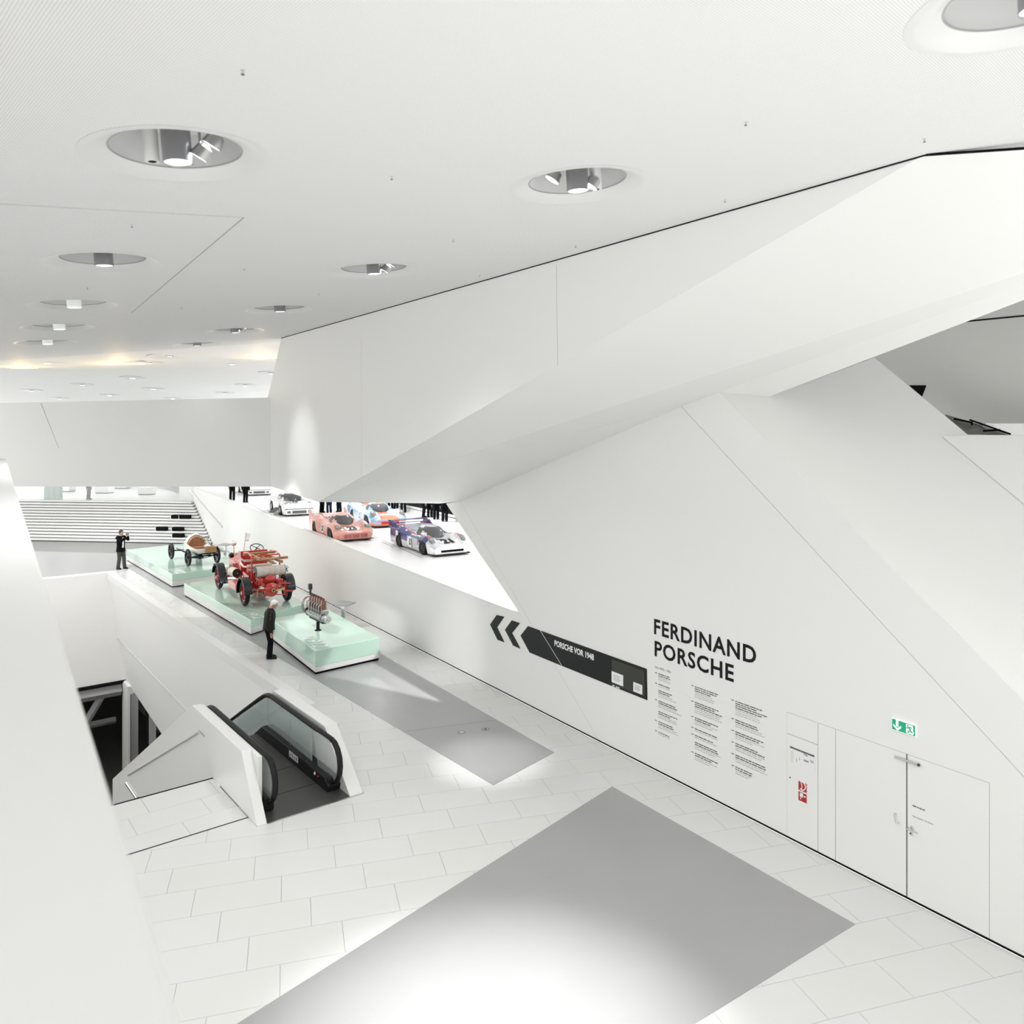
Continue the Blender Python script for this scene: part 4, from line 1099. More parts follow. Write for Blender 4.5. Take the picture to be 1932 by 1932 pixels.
PR917 = dict(L=4.15, Wd=2.0, hw=[(0, .80), (.06, .93), (.2, 1), (.45, .95), (.7, 1), (1, .92)],
             zc=[(0, .40), (.05, .46), (.2, .56), (.36, .68), (.5, .72), (.7, .76), (1, .86)],
             zf=[(0, .40), (.05, .56), (.12, .74), (.2, .82), (.33, .74), (.5, .70), (.64, .82), (.78, .94), (.9, .92), (1, .86)], axles=(1.22, -1.10), wr=.30)
HEAD = math.atan2(-.85, .53)
# --- salmon pink car
c = Car(**PR917)
pk = car_root('race_car', 671, 1021, HEAD, .87, 'salmon pink race car with the number 23 and rear fins', dx=2.075)
seamD = mat('dark_pink_dashed_line', (.45, .10, .10), .5)
c.body(pk, {'mats': [PINK], 'fn': lambda s, y, z, sd_: 0})
bubble(pk, .08, 0, .62, .84, .54, .46, PINK)
for sgn in (1, -1):
    MB().prism([(-1.2, sgn*.93, .72), (-2.05, sgn*.93, .75), (-2.12, sgn*.93, 1.12), (-1.9, sgn*.93, 1.10)], (0, -sgn*.04, 0)).build('tail_fin', PINK, pk)
    for ax_ in c.axles: wheel(pk, ax_, sgn*.84, .30, .26, BRASS if False else DARKM, left=sgn > 0)
headlamps(c, pk, 1.72, .72, .17, .18)
decal(c, pk, '23', 1.56, 0, .44, .52, disc=PAPER, dr=.38)
side_decal(c, pk, '23', .15, .42, .26, .26, -1, PAPER, .2); side_decal(c, pk, '23', .15, .42, .26, .26, 1, PAPER, .2)
gr = slot(pk, 2.11, -.56, .56, .17, .33, seamD, 'front_grille')
for y in (-.19, .19, -.58, .58): MB().box(2.10, 2.125, y-.018, y+.018, .16, .34).build('grille_bar', PINK, gr)
for y in (-.32, 0, .32):
    for k in range(5): MB().box(2.11, 2.118, y-.15, y+.15, .19+k*.028, .196+k*.028).build('grille_fin', PINK, gr)
for sgn in (1, -1): slot(pk, 2.06, sgn*.72-.10, sgn*.72+.10, .20, .29)
MB().box(1.7, 2.16, -.86, .86, .075, .10).build('front_splitter', RUBBER, pk)
for (x0, y0, x1, y1) in ((1.75, -.45, .9, -.62), (1.75, .45, .9, .62), (1.05, -.3, 1.75, .0), (1.05, .3, 1.75, 0), (-.5, -.9, -.5, .9), (-1.2, -.6, -.2, -.5), (-1.2, .6, -.2, .5), (.9, .95, .9, .45), (.9, -.95, .9, -.45)):
    MB().tube([(x0+(x1-x0)*k/8, y0+(y1-y0)*k/8, c.top(x0+(x1-x0)*k/8, y0+(y1-y0)*k/8)+.003) for k in range(9)], .008, 4).build('painted_line', seamD, pk)
for (x, y) in ((-.7, .35), (-1.1, -.2), (-.75, -.45), (-.2, .7)): MB().ball((x, y, c.top(x, y)), (.11, .05, .02), 10).build('air_vent', LOWERB, pk)
# --- light blue and orange
c2 = Car(**PR917)
def gulf(s, y, z, side): 
    if abs(y) < .26+.35*max(0, .16-s)/.16 and not side: return 1
    if side and z < .24 and s < .35: return 1
    return 0
bl = car_root('race_car', 736, 995, HEAD-.05, .92, 'pale blue race car with orange centre stripe behind the pink car', dx=2.075)
c2.body(bl, {'mats': [LBLUE, ORANGE], 'fn': gulf, 'front': 0})
MB().box(1.95, 2.13, -.80, .80, .10, .17).build('front_lip', ORANGE, bl, bevel=.01)
MB().box(2.06, 2.10, -.80, .80, .30, .34).build('nose_band', ORANGE, bl)
bubble(bl, .08, 0, .62, .84, .56, .46, LBLUE, stripe=ORANGE)
for sgn in (1, -1):
    for ax_ in c2.axles: wheel(bl, ax_, sgn*.84, .30, .26, DARKM, left=sgn > 0)
    MB().prism([(-1.3, sgn*.55, .70), (-2.07, sgn*.62, .80), (-2.10, sgn*.62, 1.0), (-1.5, sgn*.58, .92)], (0, sgn*.05, 0)).build('tail_fin', LBLUE, bl)
MB().box(-2.1, -1.7, -.6, .6, .90, .93).build('tail_spoiler', LBLUE, bl)
headlamps(c2, bl, 1.66, .74, .24, .15)
slot(bl, 2.11, -.45, .45, .17, .30, SIGNR); slot(bl, 2.05, -.78, -.55, .18, .27); slot(bl, 2.05, .55, .78, .18, .27)
MB().box(1.7, 2.16, -.84, .84, .06, .10).build('front_splitter', RUBBER, bl)
side_decal(c2, bl, '2', .15, .42, .16, .28, -1, PAPER, .22); decal(c2, bl, '2', -.7, -.5, .16, .28, disc=PAPER, dr=.2)
for (x, y) in ((-.7, .35), (-.7, -.35)): MB().ball((x, y, c2.top(x, y)), (.10, .05, .02), 10).build('air_vent', LOWERB, bl)
# --- silver with red and blue stripes
c3 = Car(**PR917)
def mart(s, y, z, side):
    a = abs(y)
    if s < .10 and side: return 1
    if side and z < .5 and .3 < s < .62: return 0
    if side and z < .42: return 1 if s < .62 else 0
    if .72 < a and s > .12: return 2 if s > .2 or a > .8 else 3
    if .60 < a <= .72 and s > .10: return 3
    if .50 < a <= .60 and .3 < s: return 4 if s > .6 else 0
    if s < .22 and a < .55: return 1
    return 0
mt = car_root('race_car', 852, 1048.5, HEAD+.03, .86, 'silver race car with blue and red stripes, rear wing and the number 21', dx=2.075)
c3.body(mt, {'mats': [SILVER, CARW, NAVY, REDS, SKYB], 'fn': mart, 'front': 1})
bubble(mt, .08, 0, .62, .86, .56, .48, SILVER)
for sgn in (1, -1):
    for ax_ in c3.axles: wheel(mt, ax_, sgn*.84, .30, .26, DARKM, left=sgn > 0)
    MB().prism([(-1.15, sgn*.90, .75), (-2.25, sgn*.90, .72), (-2.30, sgn*.90, 1.08), (-1.65, sgn*.90, 1.05)], (0, -sgn*.04, 0)).build('wing_support', NAVY, mt)
    MB().box(-2.25, -1.9, sgn*.80-.1, sgn*.80+.1, .84, .92).build('tail_lamp_block', ORANGE, mt)
MB().box(-2.32, -1.95, -.93, .93, 1.06, 1.085).build('rear_wing', NAVY, mt)
MB().box(-1.75, -1.68, -.93, .93, .98, 1.01).build('wing_bar', NAVY, mt)
headlamps(c3, mt, 1.66, .74, .24, .15)
decal(c3, mt, '21', 1.50, .08, .52, .52); side_decal(c3, mt, '21', .05, .40, .34, .30, -1, PAPER, .24); side_decal(c3, mt, '21', .05, .40, .34, .30, 1, PAPER, .24)
slot(mt, 2.10, -.50, .58, .17, .26); slot(mt, 2.07, -.80, -.58, .16, .26)
MB().box(1.7, 2.16, -.86, .86, .06, .10).build('front_splitter', RUBBER, mt)
MB().ball((-1.25, -.97, .62), (.13, .04, .13), 12).build('round_vent', CARW, mt)
# --- white rally cars with round lamps
PR911 = dict(L=4.2, Wd=1.95, hw=[(0, .84), (.05, .94), (.2, 1), (.4, .90), (.6, .93), (.75, 1.02), (1, .93)],
             zc=[(0, .42), (.04, .56), (.12, .66), (.3, .78), (.5, .84), (.75, .86), (1, .70)],
             zf=[(0, .42), (.05, .62), (.12, .78), (.2, .84), (.33, .80), (.5, .80), (.7, .92), (.85, .90), (1, .70)], axles=(1.25, -1.02), wr=.32, drop=.14)
def white911(u, v, head, sc, num, label):
    c = Car(**PR911); r = car_root('race_car', u, v, head, sc, label, dx=2.1)
    c.body(r, {'mats': [CARW], 'fn': lambda s, y, z, sd_: 0})
    bubble(r, -.25, 0, .76, 1.15, .70, .50, CARW, p=2.8, front=.30)
    for sgn in (1, -1):
        for ax_ in c.axles: wheel(r, ax_, sgn*.84, .32, .27, STEEL, left=sgn > 0)
        x, y = 1.66, sgn*.70; h = MB().ball((x, y, c.top(x, y)-.01), (.09, .10, .07), 14).build('headlamp', LAMPG, r, smooth=True)
        MB().box(2.09, 2.12, sgn*.62-.10, sgn*.62+.10, .20, .31).build('fog_lamp', GLASSD, r)
        MB().box(.55, .72, sgn*.85-.07, sgn*.85+.07, .98, 1.08).build('door_mirror', CARW, r, bevel=.02)
    slot(r, 2.13, -.42, .42, .17, .33, GLASSD); MB().box(2.02, 2.12, -.82, .82, .415, .44).build('bumper_line', LOWERB, r)
    MB().box(1.7, 2.16, -.88, .88, .08, .10).build('front_lip', RUBBER, r)
    if num: decal(c, r, num, 1.15, 0, .30, .24)
    return r
white911(565, 973.5, HEAD-.03, .84, '16', 'white rally car with the number 16 behind the label stand on the ramp')
white911(489, 935, HEAD-.05, .84, None, 'white rally car farthest up the ramp, its roof hidden by the bridge')

# ================================================================== PEOPLE
def remesh(B, name, m, parent, vox, smooth_it=6, keep=None, cut=None):
    me = bpy.data.meshes.new('tmp'); me.from_pydata(B.v, [], B.f); me.update()
    bm = bmesh.new(); bm.from_mesh(me); bmesh.ops.recalc_face_normals(bm, faces=bm.faces); bm.to_mesh(me); bm.free()
    o = bpy.data.objects.new('tmp', me); COL.objects.link(o)
    r = o.modifiers.new('r', 'REMESH'); r.mode = 'VOXEL'; r.voxel_size = vox
    s = o.modifiers.new('s', 'SMOOTH'); s.factor = .5; s.iterations = smooth_it
    dg = bpy.context.evaluated_depsgraph_get(); m2 = bpy.data.meshes.new_from_object(o.evaluated_get(dg))
    bpy.data.objects.remove(o); m2.name = name
    m2.polygons.foreach_set('use_smooth', [True]*len(m2.polygons)); m2.materials.clear(); m2.materials.append(m)
    x = bpy.data.objects.new(name, m2); COL.objects.link(x)
    if parent: x.parent = parent
    return x
def limb(B, pts, rs, n=12, flat=None):
    B.tube(pts, rs, n, flat=flat)
    for p, r in zip(pts, rs): B.ball(p, r, n)
def hand(B, wr, d, up, side, curl=.5, s=1.0):
    """wr wrist, d finger direction, up back-of-hand normal, side thumb side"""
    d, up, side = Vector(d).normalized(), Vector(up).normalized(), Vector(side).normalized(); wr = Vector(wr)
    M = Matrix((side, d, up)).transposed()
    B.ball(wr+d*.05*s, (.040*s, .055*s, .018*s), 12, M=M)
    for i, (o, l) in enumerate(((.028, .068), (.010, .076), (-.009, .070), (-.027, .055))):
        p = wr+d*.088*s+side*o*s; q = p+(d*math.cos(curl*.5)-up*math.sin(curl*.5))*l*.5*s; r = q+(d*math.cos(curl*1.4)-up*math.sin(curl*1.4))*l*.5*s
        limb(B, [p-d*.02, p, q, r], [.010*s, .010*s, .009*s, .008*s], 8)
    p = wr+side*.030*s+d*.025*s; limb(B, [p, p+side*.022*s+d*.03*s, p+side*.028*s+d*.06*s-up*.01], [.013*s, .011*s, .009*s], 8)
def person(loc, rz, P, label, visible='full', group=None):
    """local frame: x = facing direction, y = left. P: pose and clothing"""
    e = empty('person', loc, rz, P.get('scale', 1.0)); tag(e, label, 'person', group)
    bend = P.get('bend', 0.0); fx = P.get('feet', ((.03, .10), (-.05, -.10))); hx = 0.0
    hip = Vector((0, 0, .92)); ch = Vector((bend*.35, 0, 1.32)); nk = Vector((bend*.55+.0, 0, 1.50)); hd = nk+Vector((.03+P.get('nod', 0)*.10, 0, .135-P.get('nod', 0)*.02))
    B = MB()
    # head with face
    Mh = Matrix.Rotation(P.get('nod', 0)*.6, 3, 'Y')
    def H(x, y, z): return hd+Mh @ Vector((x, y, z))
    B.ball(hd+Mh @ Vector((-.012, 0, .02)), (.098, .076, .112), 18, M=Mh)
    B.ball(H(.022, 0, -.045), (.066, .056, .068), 14, M=Mh)
    B.tube([H(.080, 0, .022), H(.108, 0, -.016), H(.088, 0, -.024)], [.008, .014, .010], 8)
    B.ball(H(.083, 0, -.058), (.012, .024, .008), 8, M=Mh); B.ball(H(.080, 0, -.073), (.011, .02, .007), 8, M=Mh)
    B.ball(H(.068, 0, -.098), (.022, .022, .018), 8, M=Mh)
    for sg in (1, -1):
        B.ball(H(-.002, sg*.078, -.005), (.018, .010, .032), 10, M=Mh)
        B.ball(H(.078, sg*.030, .038), (.010, .022, .008), 8, M=Mh)
    limb(B, [nk-Vector((.005, 0, .05)), nk+Vector((.01, 0, .06))], [.058, .054], 12)
    B.ball(ch+Vector((0, 0, -.02)), (.115, .165, .20), 16); B.ball(hip+Vector((0, 0, .12)), (.105, .145, .16), 16); B.ball(hip, (.11, .160, .12), 16)
    limb(B, [ch+Vector((-.01, .15, .12)), ch+Vector((-.01, -.15, .12))], [.062, .062], 12)
    arms = P['arms']
    for sg, (el, wr_, hdir, hup, hside, curl) in zip((1, -1), arms):
        sh = ch+Vector((-.01, sg*.185, .11))
        limb(B, [sh, Vector(el)], [.052, .040]); limb(B, [Vector(el), Vector(wr_)], [.040, .026])
        hand(B, wr_, hdir, hup, hside, curl)
    knees = []
    for sg, (x, y) in zip((1, -1), fx):
        kn = Vector((x*.5+.035, sg*.095, .50)); an = Vector((x-.02, y, .085))
        limb(B, [hip+Vector((0, sg*.085, -.03)), kn], [.088, .056]); limb(B, [kn, an], [.054, .038]); knees.append((kn, an))
        B.ball(an+Vector((.05, 0, -.045)), (.10, .04, .035), 12)
    remesh(B, 'body', SKIN, e, .010, 3)
    # trousers
    T = MB(); T.ball(hip+Vector((-.005, 0, .0)), (.135, .178, .13), 16); T.tube([hip+Vector((0, 0, -.02)), hip+Vector((0, 0, .10))], [.15, .135], 16, flat=(.95, 1.18))
    for sg, (kn, an) in zip((1, -1), knees):
        limb(T, [hip+Vector((0, sg*.088, -.05)), kn], [.108, .080], 14); T.tube([kn, an+Vector((-.002, 0, -.03))], [.082, .076], 14); T.ball(kn, .08, 12)
        T.tube([an+Vector((0, 0, .02)), an+Vector((.005, 0, -.045))], [.074, .078], 14)
    remesh(T, 'trousers', P['trousers'], e, .014, 4)
    for sg, (kn, an) in zip((1, -1), knees):
        S = MB(); S.ball(Vector((an.x+.065, an.y, .045)), (.15, .050, .045), 14); S.ball(Vector((an.x-.03, an.y, .06)), (.06, .046, .055), 12)
        S.box(an.x-.09, an.x+.20, an.y-.042, an.y+.042, 0, .02); remesh(S, 'shoe', SHOEK, e, .010, 3)
    if visible == 'legs':
        pass
    J = MB(); jk = P['jacket']
    bk_ = jk.get('bulk', 1.0); J.ball(ch+Vector((0, 0, -.01)), (.150*bk_, .205*bk_, .225), 18)
    J.tube([ch+Vector((0, 0, -.05)), hip+Vector((bend*.1, 0, .14)), hip+Vector((0, 0, jk.get('hem', -.06)))], [.165*bk_, .158*bk_, (.165+jk.get('flare', .0))*bk_], 18, flat=(.92, 1.18))
    limb(J, [ch+Vector((-.01, .155, .13)), ch+Vector((-.01, -.155, .13))], [.075, .075], 12)
    J.tube([nk-Vector((.01, 0, .07)), nk+Vector((.0, 0, .015))], [.085, .070], 14)
    for sg, (el, wr_, *_r) in zip((1, -1), arms):
        sh = ch+Vector((-.01, sg*.190, .11)); w2 = Vector(wr_); w2 = w2+(Vector(el)-w2).normalized()*.02
        limb(J, [sh, Vector(el)], [.074, .060], 14); J.tube([Vector(el), w2], [.062, .048], 14)
    remesh(J, 'jacket', jk['mat'], e, .014, 4)
    if P.get('shirt'):
        S = MB(); S.tube([ch+Vector((.145, -.005, .12)), ch+Vector((.152, -.01, -.05)), hip+Vector((.150, -.02, .06))], [.030, .034, .04], 10, flat=(.5, 1.2)); S.tube([nk-Vector((.0, 0, .03)), nk+Vector((.012, 0, .03))], [.073, .066], 14)
        S.build('shirt', SHIRT, e, smooth=True)
    if P.get('hair'):
        Hh = MB(); k = 18
        Hh.ball(hd+Mh @ Vector((-.026, 0, .036)), (.100, .086, .106), 18, M=Mh)
        Hh.ball(hd+Mh @ Vector((-.055, 0, -.01)), (.060, .074, .085), 14, M=Mh)
        if P.get('fringe', True): Hh.ball(hd+Mh @ Vector((.045, 0, .098)), (.045, .058, .030), 12, M=Mh)
        remesh(Hh, 'hair', P['hair'], e, .010, 2)
    # eyes
    for sg in (1, -1): MB().ball(H(.083, sg*.030, .024), (.008, .013, .008), 8, M=Mh).build('eye', LOWERB, e)
    if P.get('piping'):
        for z in (.03, -.06, -.09):
            MB().tube([ch+Vector((.05, -.245, z)), ch+Vector((-.02, -.265, z)), ch+Vector((-.08, -.235, z))], .007, 5).build('sleeve_piping', JACKL, e)
    return e
# older visitor by the engine
oldarms = [((-.02, .25, 1.06), (.07, .24, .80), (.1, 0, -1), (0, 1, 0), (1, 0, 0), .5), ((-.02, -.25, 1.06), (.09, -.23, .80), (.1, 0, -1), (0, -1, 0), (1, 0, 0), .5)]
person(floor_at(507, 1242), math.radians(12), dict(arms=oldarms, trousers=TROK, jacket=dict(mat=JACKD, hem=-.05, flare=.012, bulk=1.14), hair=HAIRG, nod=.75, bend=.10, piping=True, feet=((.02, .10), (.06, -.09)), scale=.985), 'grey haired person in a dark leather jacket looking down at the engine pedestal')
# photographing visitor
pharms = [((.20, .22, 1.32), (.36, .06, 1.53), (.3, -.3, 1), (-1, 0, 0), (0, -1, 0), .8), ((.27, -.22, 1.30), (.42, -.06, 1.50), (.2, .3, 1), (-1, 0, 0), (0, 1, 0), .6)]
ph = person(floor_at(228, 1073.5), math.radians(-22), dict(arms=pharms, trousers=TROG, jacket=dict(mat=JACKB, hem=-.13, flare=.02), hair=HAIRK, shirt=True, feet=((.10, .13), (-.03, -.11)), scale=1.10), 'person in black blazer and grey trousers raising a camera by the white car pedestal')
cam_p = ph.matrix_basis @ Vector((.40, .0, 1.60))
ec = empty('compact_camera', cam_p, math.radians(-22)); tag(ec, 'small black camera held up by the person in the blazer', 'camera')
MB().box(-.018, .018, -.075, .075, -.035, .035).build('camera_body', BLACKG, ec, bevel=.006); MB().lathe([(.028, .018), (.028, .045), (0, .045)], axis='x', n=14).build('camera_lens', DARKM, ec)
# visitors on the ramp, seen from the knees down under the bridge
base_arms = [((0, .26, 1.08), (.06, .25, .82), (.1, 0, -1), (0, 1, 0), (1, 0, 0), .5), ((0, -.26, 1.08), (.06, -.25, .82), (.1, 0, -1), (0, -1, 0), (1, 0, 0), .5)]
legs_k = person(ramp_at(438, 944), math.radians(100), dict(arms=base_arms, trousers=TROK, jacket=dict(mat=JACKB), hair=HAIRK, feet=((.02, .10), (.0, -.10)), scale=.95), 'person in black trousers on the ramp nearest the bridge end, head hidden', group='visitors on the ramp')
legs_n = None
crowd = [(463, 948, 80, 'person in black trousers standing right beside the farthest white rally car', None),
         (607, 967, 60, 'dark legs on the ramp between the white rally car and the pale blue car', None), (621, 970, 120, 'person in navy trousers between two others behind the pink car', TRON), (640, 966, 250, 'person in black trousers nearest the pale blue car tail', None),
         (737, 962, 95, 'first visitor before the black display wall, next to the pale blue car', None), (747, 963, 70, 'second visitor before the black display wall', None), (761, 967, 110, 'visitor at the start of the white plinth, apart from the pair', None),
         (799, 976, 20, 'first of four visitors in front of the plinth, behind the striped car wing', None), (811, 976, 80, 'second of four visitors before the black wall', None), (823, 980, 100, 'third of four visitors before the black wall', None), (839, 984, 90, 'last visitor of the group, by the slanted wall edge', None)]
for (u, v, rz, lb, mt_) in crowd:
    e = copy_tree(legs_k); e.location = ramp_at(u, v); e.rotation_euler = (0, 0, math.radians(rz)); e.scale = (.82+.04*((u*7) % 3),)*3
    tag(e, lb, 'person', 'visitors on the ramp')
    if mt_:
        for ch in e.children:
            if ch.name.startswith('trousers'): ch.data = ch.data.copy(); ch.data.materials[0] = mt_
e = copy_tree(legs_k); e.location = up_at(150, 944)+sb*.9; e.rotation_euler = (0, 0, 0); e.scale = (.95,)*3
tag(e, 'visitor in grey trousers on the upper landing behind the glass', 'person')
for ch in e.children:
    if ch.name.startswith('trousers'): ch.data = ch.data.copy(); ch.data.materials[0] = TROG

# ================================================================== VINTAGE VEHICLES
def spoked_wheel(parent, c, r, w, tyre, rimm, nsp=12, hub=.09, spr=.014, solid=0.0):
    x, y, z = c
    B = MB(); rt = w/2
    pts = [(x+(r-rt)*math.cos(2*PI*i/32), y, z+(r-rt)*math.sin(2*PI*i/32)) for i in range(32)]
    B.tube(pts, rt, 10, closed=True, flat=(1, 1)); wh = B.build('wheel', tyre, parent, smooth=True)
    B = MB(); B.lathe([(r-w*.98, -w*.28), (r-w*1.18, -w*.28), (r-w*1.18, w*.28), (r-w*.98, w*.28)], c, axis='y', n=32); B.build('rim', rimm, wh, smooth=True)
    B = MB()
    for i in range(nsp):
        t = 2*PI*i/nsp; d = Vector((math.cos(t), 0, math.sin(t)))
        B.cyl(Vector(c)+d*hub*.7, Vector(c)+d*(r-w*1.1), spr*1.3, spr, n=6)
    B.build('spokes', rimm, wh)
    B = MB(); B.lathe([(0, -w*.75), (hub*.6, -w*.75), (hub, -w*.4), (hub, w*.4), (hub*.6, w*.75), (0, w*.75)], c, axis='y', n=16); B.build('hub', rimm, wh, smooth=True)
    return wh
def fender(parent, c, r, y0, y1, a0, a1, m, skirt=0.0, name='fender', thick=.025):
    B = MB(); x, _, z = c; n = 18; vs = []
    for i in range(n+1):
        t = math.radians(a0+(a1-a0)*i/n)
        for rr in (r, r-thick):
            for y in (y0, y1): vs.append((x+rr*math.cos(t), y, z+rr*math.sin(t)))
    fs = []
    for i in range(n):
        a = i*4; b_ = a+4
        fs += [(a, a+1, b_+1, b_), (a+2, b_+2, b_+3, a+3), (a, b_, b_+2, a+2), (a+1, a+3, b_+3, b_+1)]
    fs += [(0, 2, 3, 1), (n*4, n*4+1, n*4+3, n*4+2)]
    B.add(vs, fs)
    if skirt:      # side apron between fender and chassis
        pass
    return B.build(name, m, parent, smooth=True)

# --- red fire engine: rear wheel pair nearest the viewer
rl, rr_ = floor_at(466, 1143.5, .52), floor_at(536.7, 1132.6, .52); fl_ = floor_at(417.4, 1111, .52)
mid = (rl+rr_)/2; fwd = (fl_-rl).normalized()
fe = empty('fire_engine', mid, math.atan2(fwd.y, fwd.x)); tag(fe, 'red vintage fire engine with hose reels, ladders and rear pump', 'fire engine')
WB = (fl_-rl).length; TR = .76; R0 = .46
for x in (0, WB):
    for y in (TR, -TR):
        spoked_wheel(fe, (x, y, R0), R0, .17, RUBBER, RED, 10, .11, .022)
        MB().lathe([(.0, 0), (.045, 0), (.045, .03), (0, .05)], (x, y+(.10 if y > 0 else -.13), R0), axis='y', n=12).build('hub_cap', STEEL, fe)
for y in (TR, -TR):
    yo, yi = (y-.13, y+.16) if y > 0 else (y-.16, y+.13)
    fender(fe, (0, 0, R0), R0+.10, yo, yi, -8, 178, BLACKG)
    fender(fe, (WB, 0, R0), R0+.11, yo, yi, 12, 190, BLACKG)
    # front fender apron sweeping down to the running board
    MB().prism([(WB-.56, y, R0+.02), (WB-.40, y, R0+.42), (WB-.05, y, R0+.58), (WB-.15, y, R0+.30), (WB-.85, y, R0-.12), (WB-1.0, y, R0-.10)], (0, .02, 0)).build('fender_apron', BLACKG, fe)
for y in (TR, -TR):
    yo, yi = (y-.13, y+.16) if y > 0 else (y-.16, y+.13)
    path = [(WB-.02, R0+.575), (WB-.25, R0+.545), (WB-.48, R0+.38), (WB-.66, R0+.15), (WB-.86, R0-.02), (WB-1.12, R0-.05)]
    vs = [(x, yy, z+dz) for x, z in path for dz in (0, -.025) for yy in (yo, yi)]
    fs = []
    for i in range(len(path)-1):
        a = i*4; fs += [(a, a+1, a+5, a+4), (a+2, a+6, a+7, a+3), (a, a+4, a+6, a+2), (a+1, a+3, a+7, a+5)]
    MB().add(vs, fs).build('fender_tail', BLACKG, fe, smooth=True)
# chassis rails, axles
for y in (.40, -.40): MB().box(-.55, WB+.45, y-.04, y+.04, .58, .70).build('chassis_rail', RED, fe)
for x in (0, WB): MB().cyl((x, -TR, R0), (x, TR, R0), .045, n=10).build('axle', RED, fe)
MB().ball((0, 0, R0), (.20, .18, .18), 14).build('differential', RED, fe, smooth=True)
for y in (.40, -.40):
    for x in (0, WB): MB().tube([(x-.5, y, .60), (x-.25, y, .50), (x, y, .47), (x+.25, y, .50), (x+.5, y, .60)], .03, 6).build('leaf_spring', RED, fe)
MB().cyl((0, .15, .42), (2.2, .1, .52), .035, n=8).build('drive_shaft', IRON, fe)
MB().tube([(.0, TR-.05, R0), (1.3, .42, .56)], .02, 6).build('chain_rod', IRON, fe)
# running boards and boxes
for y in (.62, -.62): MB().box(.75, WB-.75, y-.18, y+.18, .44, .47).build('running_board', IRON, fe)
MB().box(.85, 1.95, .55, .86, .40, .64).build('locker_box', RED, fe, bevel=.015)
MB().box(.85, 1.95, -.86, -.55, .40, .64).build('locker_box', RED, fe, bevel=.015)
# bonnet and radiator
B = MB(); B.prism([(2.75, -.30, .70), (2.75, -.34, 1.10), (2.75, -.18, 1.30), (2.75, .18, 1.30), (2.75, .34, 1.10), (2.75, .30, .70)], (1.25, 0, 0)); B.build('bonnet', RED, fe, bevel=.02)
MB().box(3.98, 4.08, -.32, .32, .66, 1.34).build('radiator', BRASS, fe, bevel=.03)
# cab: dash, seat with high red side walls
MB().box(2.40, 2.75, -.48, .48, .70, 1.18).build('scuttle', RED, fe, bevel=.03)
st_ = MB().prism([(1.55, .50, .70), (2.25, .50, .70), (2.25, .50, 1.12), (2.02, .50, 1.22), (1.88, .50, 1.72), (1.55, .50, 1.72)], (0, -.05, 0)).build('seat_side', RED, fe, bevel=.01)
MB().prism([(1.55, -.50, .70), (2.25, -.50, .70), (2.25, -.50, 1.12), (2.02, -.50, 1.22), (1.88, -.50, 1.72), (1.55, -.50, 1.72)], (0, .05, 0)).build('seat_side', RED, fe, bevel=.01)
MB().box(1.52, 1.60, -.50, .50, .95, 1.74).build('seat_back', RED, fe, bevel=.01)
MB().box(1.62, 2.20, -.44, .44, .98, 1.12).build('seat_cushion', LEATHER, fe, bevel=.03)
# steering wheel
sc_ = Vector((2.25, -.30, 1.72)); axd = Vector((-.55, 0, .83)).normalized(); u1 = Vector((0, 1, 0)); u2 = axd.cross(u1)
B = MB(); B.tube([sc_+u1*.25*math.cos(2*PI*i/28)+u2*.25*math.sin(2*PI*i/28) for i in range(28)], .018, 7, closed=True); sw = B.build('steering_wheel', BLACKG, fe, smooth=True)
B = MB()
for i in range(4): t = PI/4+PI/2*i; B.cyl(sc_, sc_+(u1*math.cos(t)+u2*math.sin(t))*.25, .014, n=6)
B.ball(sc_, .035, 8); B.build('steering_spokes', BLACKG, sw)
MB().cyl(sc_, sc_-axd*.9+Vector((.2, 0, 0)), .022, n=8).build('steering_column', BRASS, fe)
# lamps and horn
def lamp(x, y, z, r, m, lab='side_lamp'):
    o = MB().ball((x, y, z), (r, r, r), 14).build(lab, m, fe, smooth=True); MB().lathe([(r*.8, 0), (r*1.05, .03), (r*.8, .05)], (x+r*.4, y, z), axis='x', n=16).build('lamp_ring', CHROME, o)
lamp(2.70, .55, 1.45, .11, BLACKG, 'side_lamp'); lamp(2.95, .40, 1.88, .11, PIPEW, 'search_lamp'); MB().cyl((2.9, .40, 1.2), (2.95, .40, 1.8), .02, n=6).build('lamp_post', BRASS, fe)
MB().tube([(2.35, .22, 1.2), (2.30, .10, 2.35)], .010, 5).build('flag_staff', RED, fe)
MB().prism([(2.31, .10, 2.32), (2.31, -.08, 2.30), (2.31, -.06, 2.12), (2.31, .10, 2.10)], (.012, 0, 0)).build('pennant', PAPER, fe)
MB().ball((2.31, .06, 2.05), (.05, .08, .04), 10).build('bell', PIPEW, fe)
# hose gear and ladders over the bed
for y, x0, x1, z in ((.30, -.35, 1.75, 1.62), (-.10, -.55, 1.45, 1.50), (-.42, -.55, 1.45, 1.50)):
    MB().box(x0, x1, y-.035, y+.035, z, z+.10).build('ladder_beam', WOODM, fe, bevel=.008)
MB().box(-.1, .1, -.45, .32, 1.585, 1.62).build('ladder_rung', WOODM, fe)
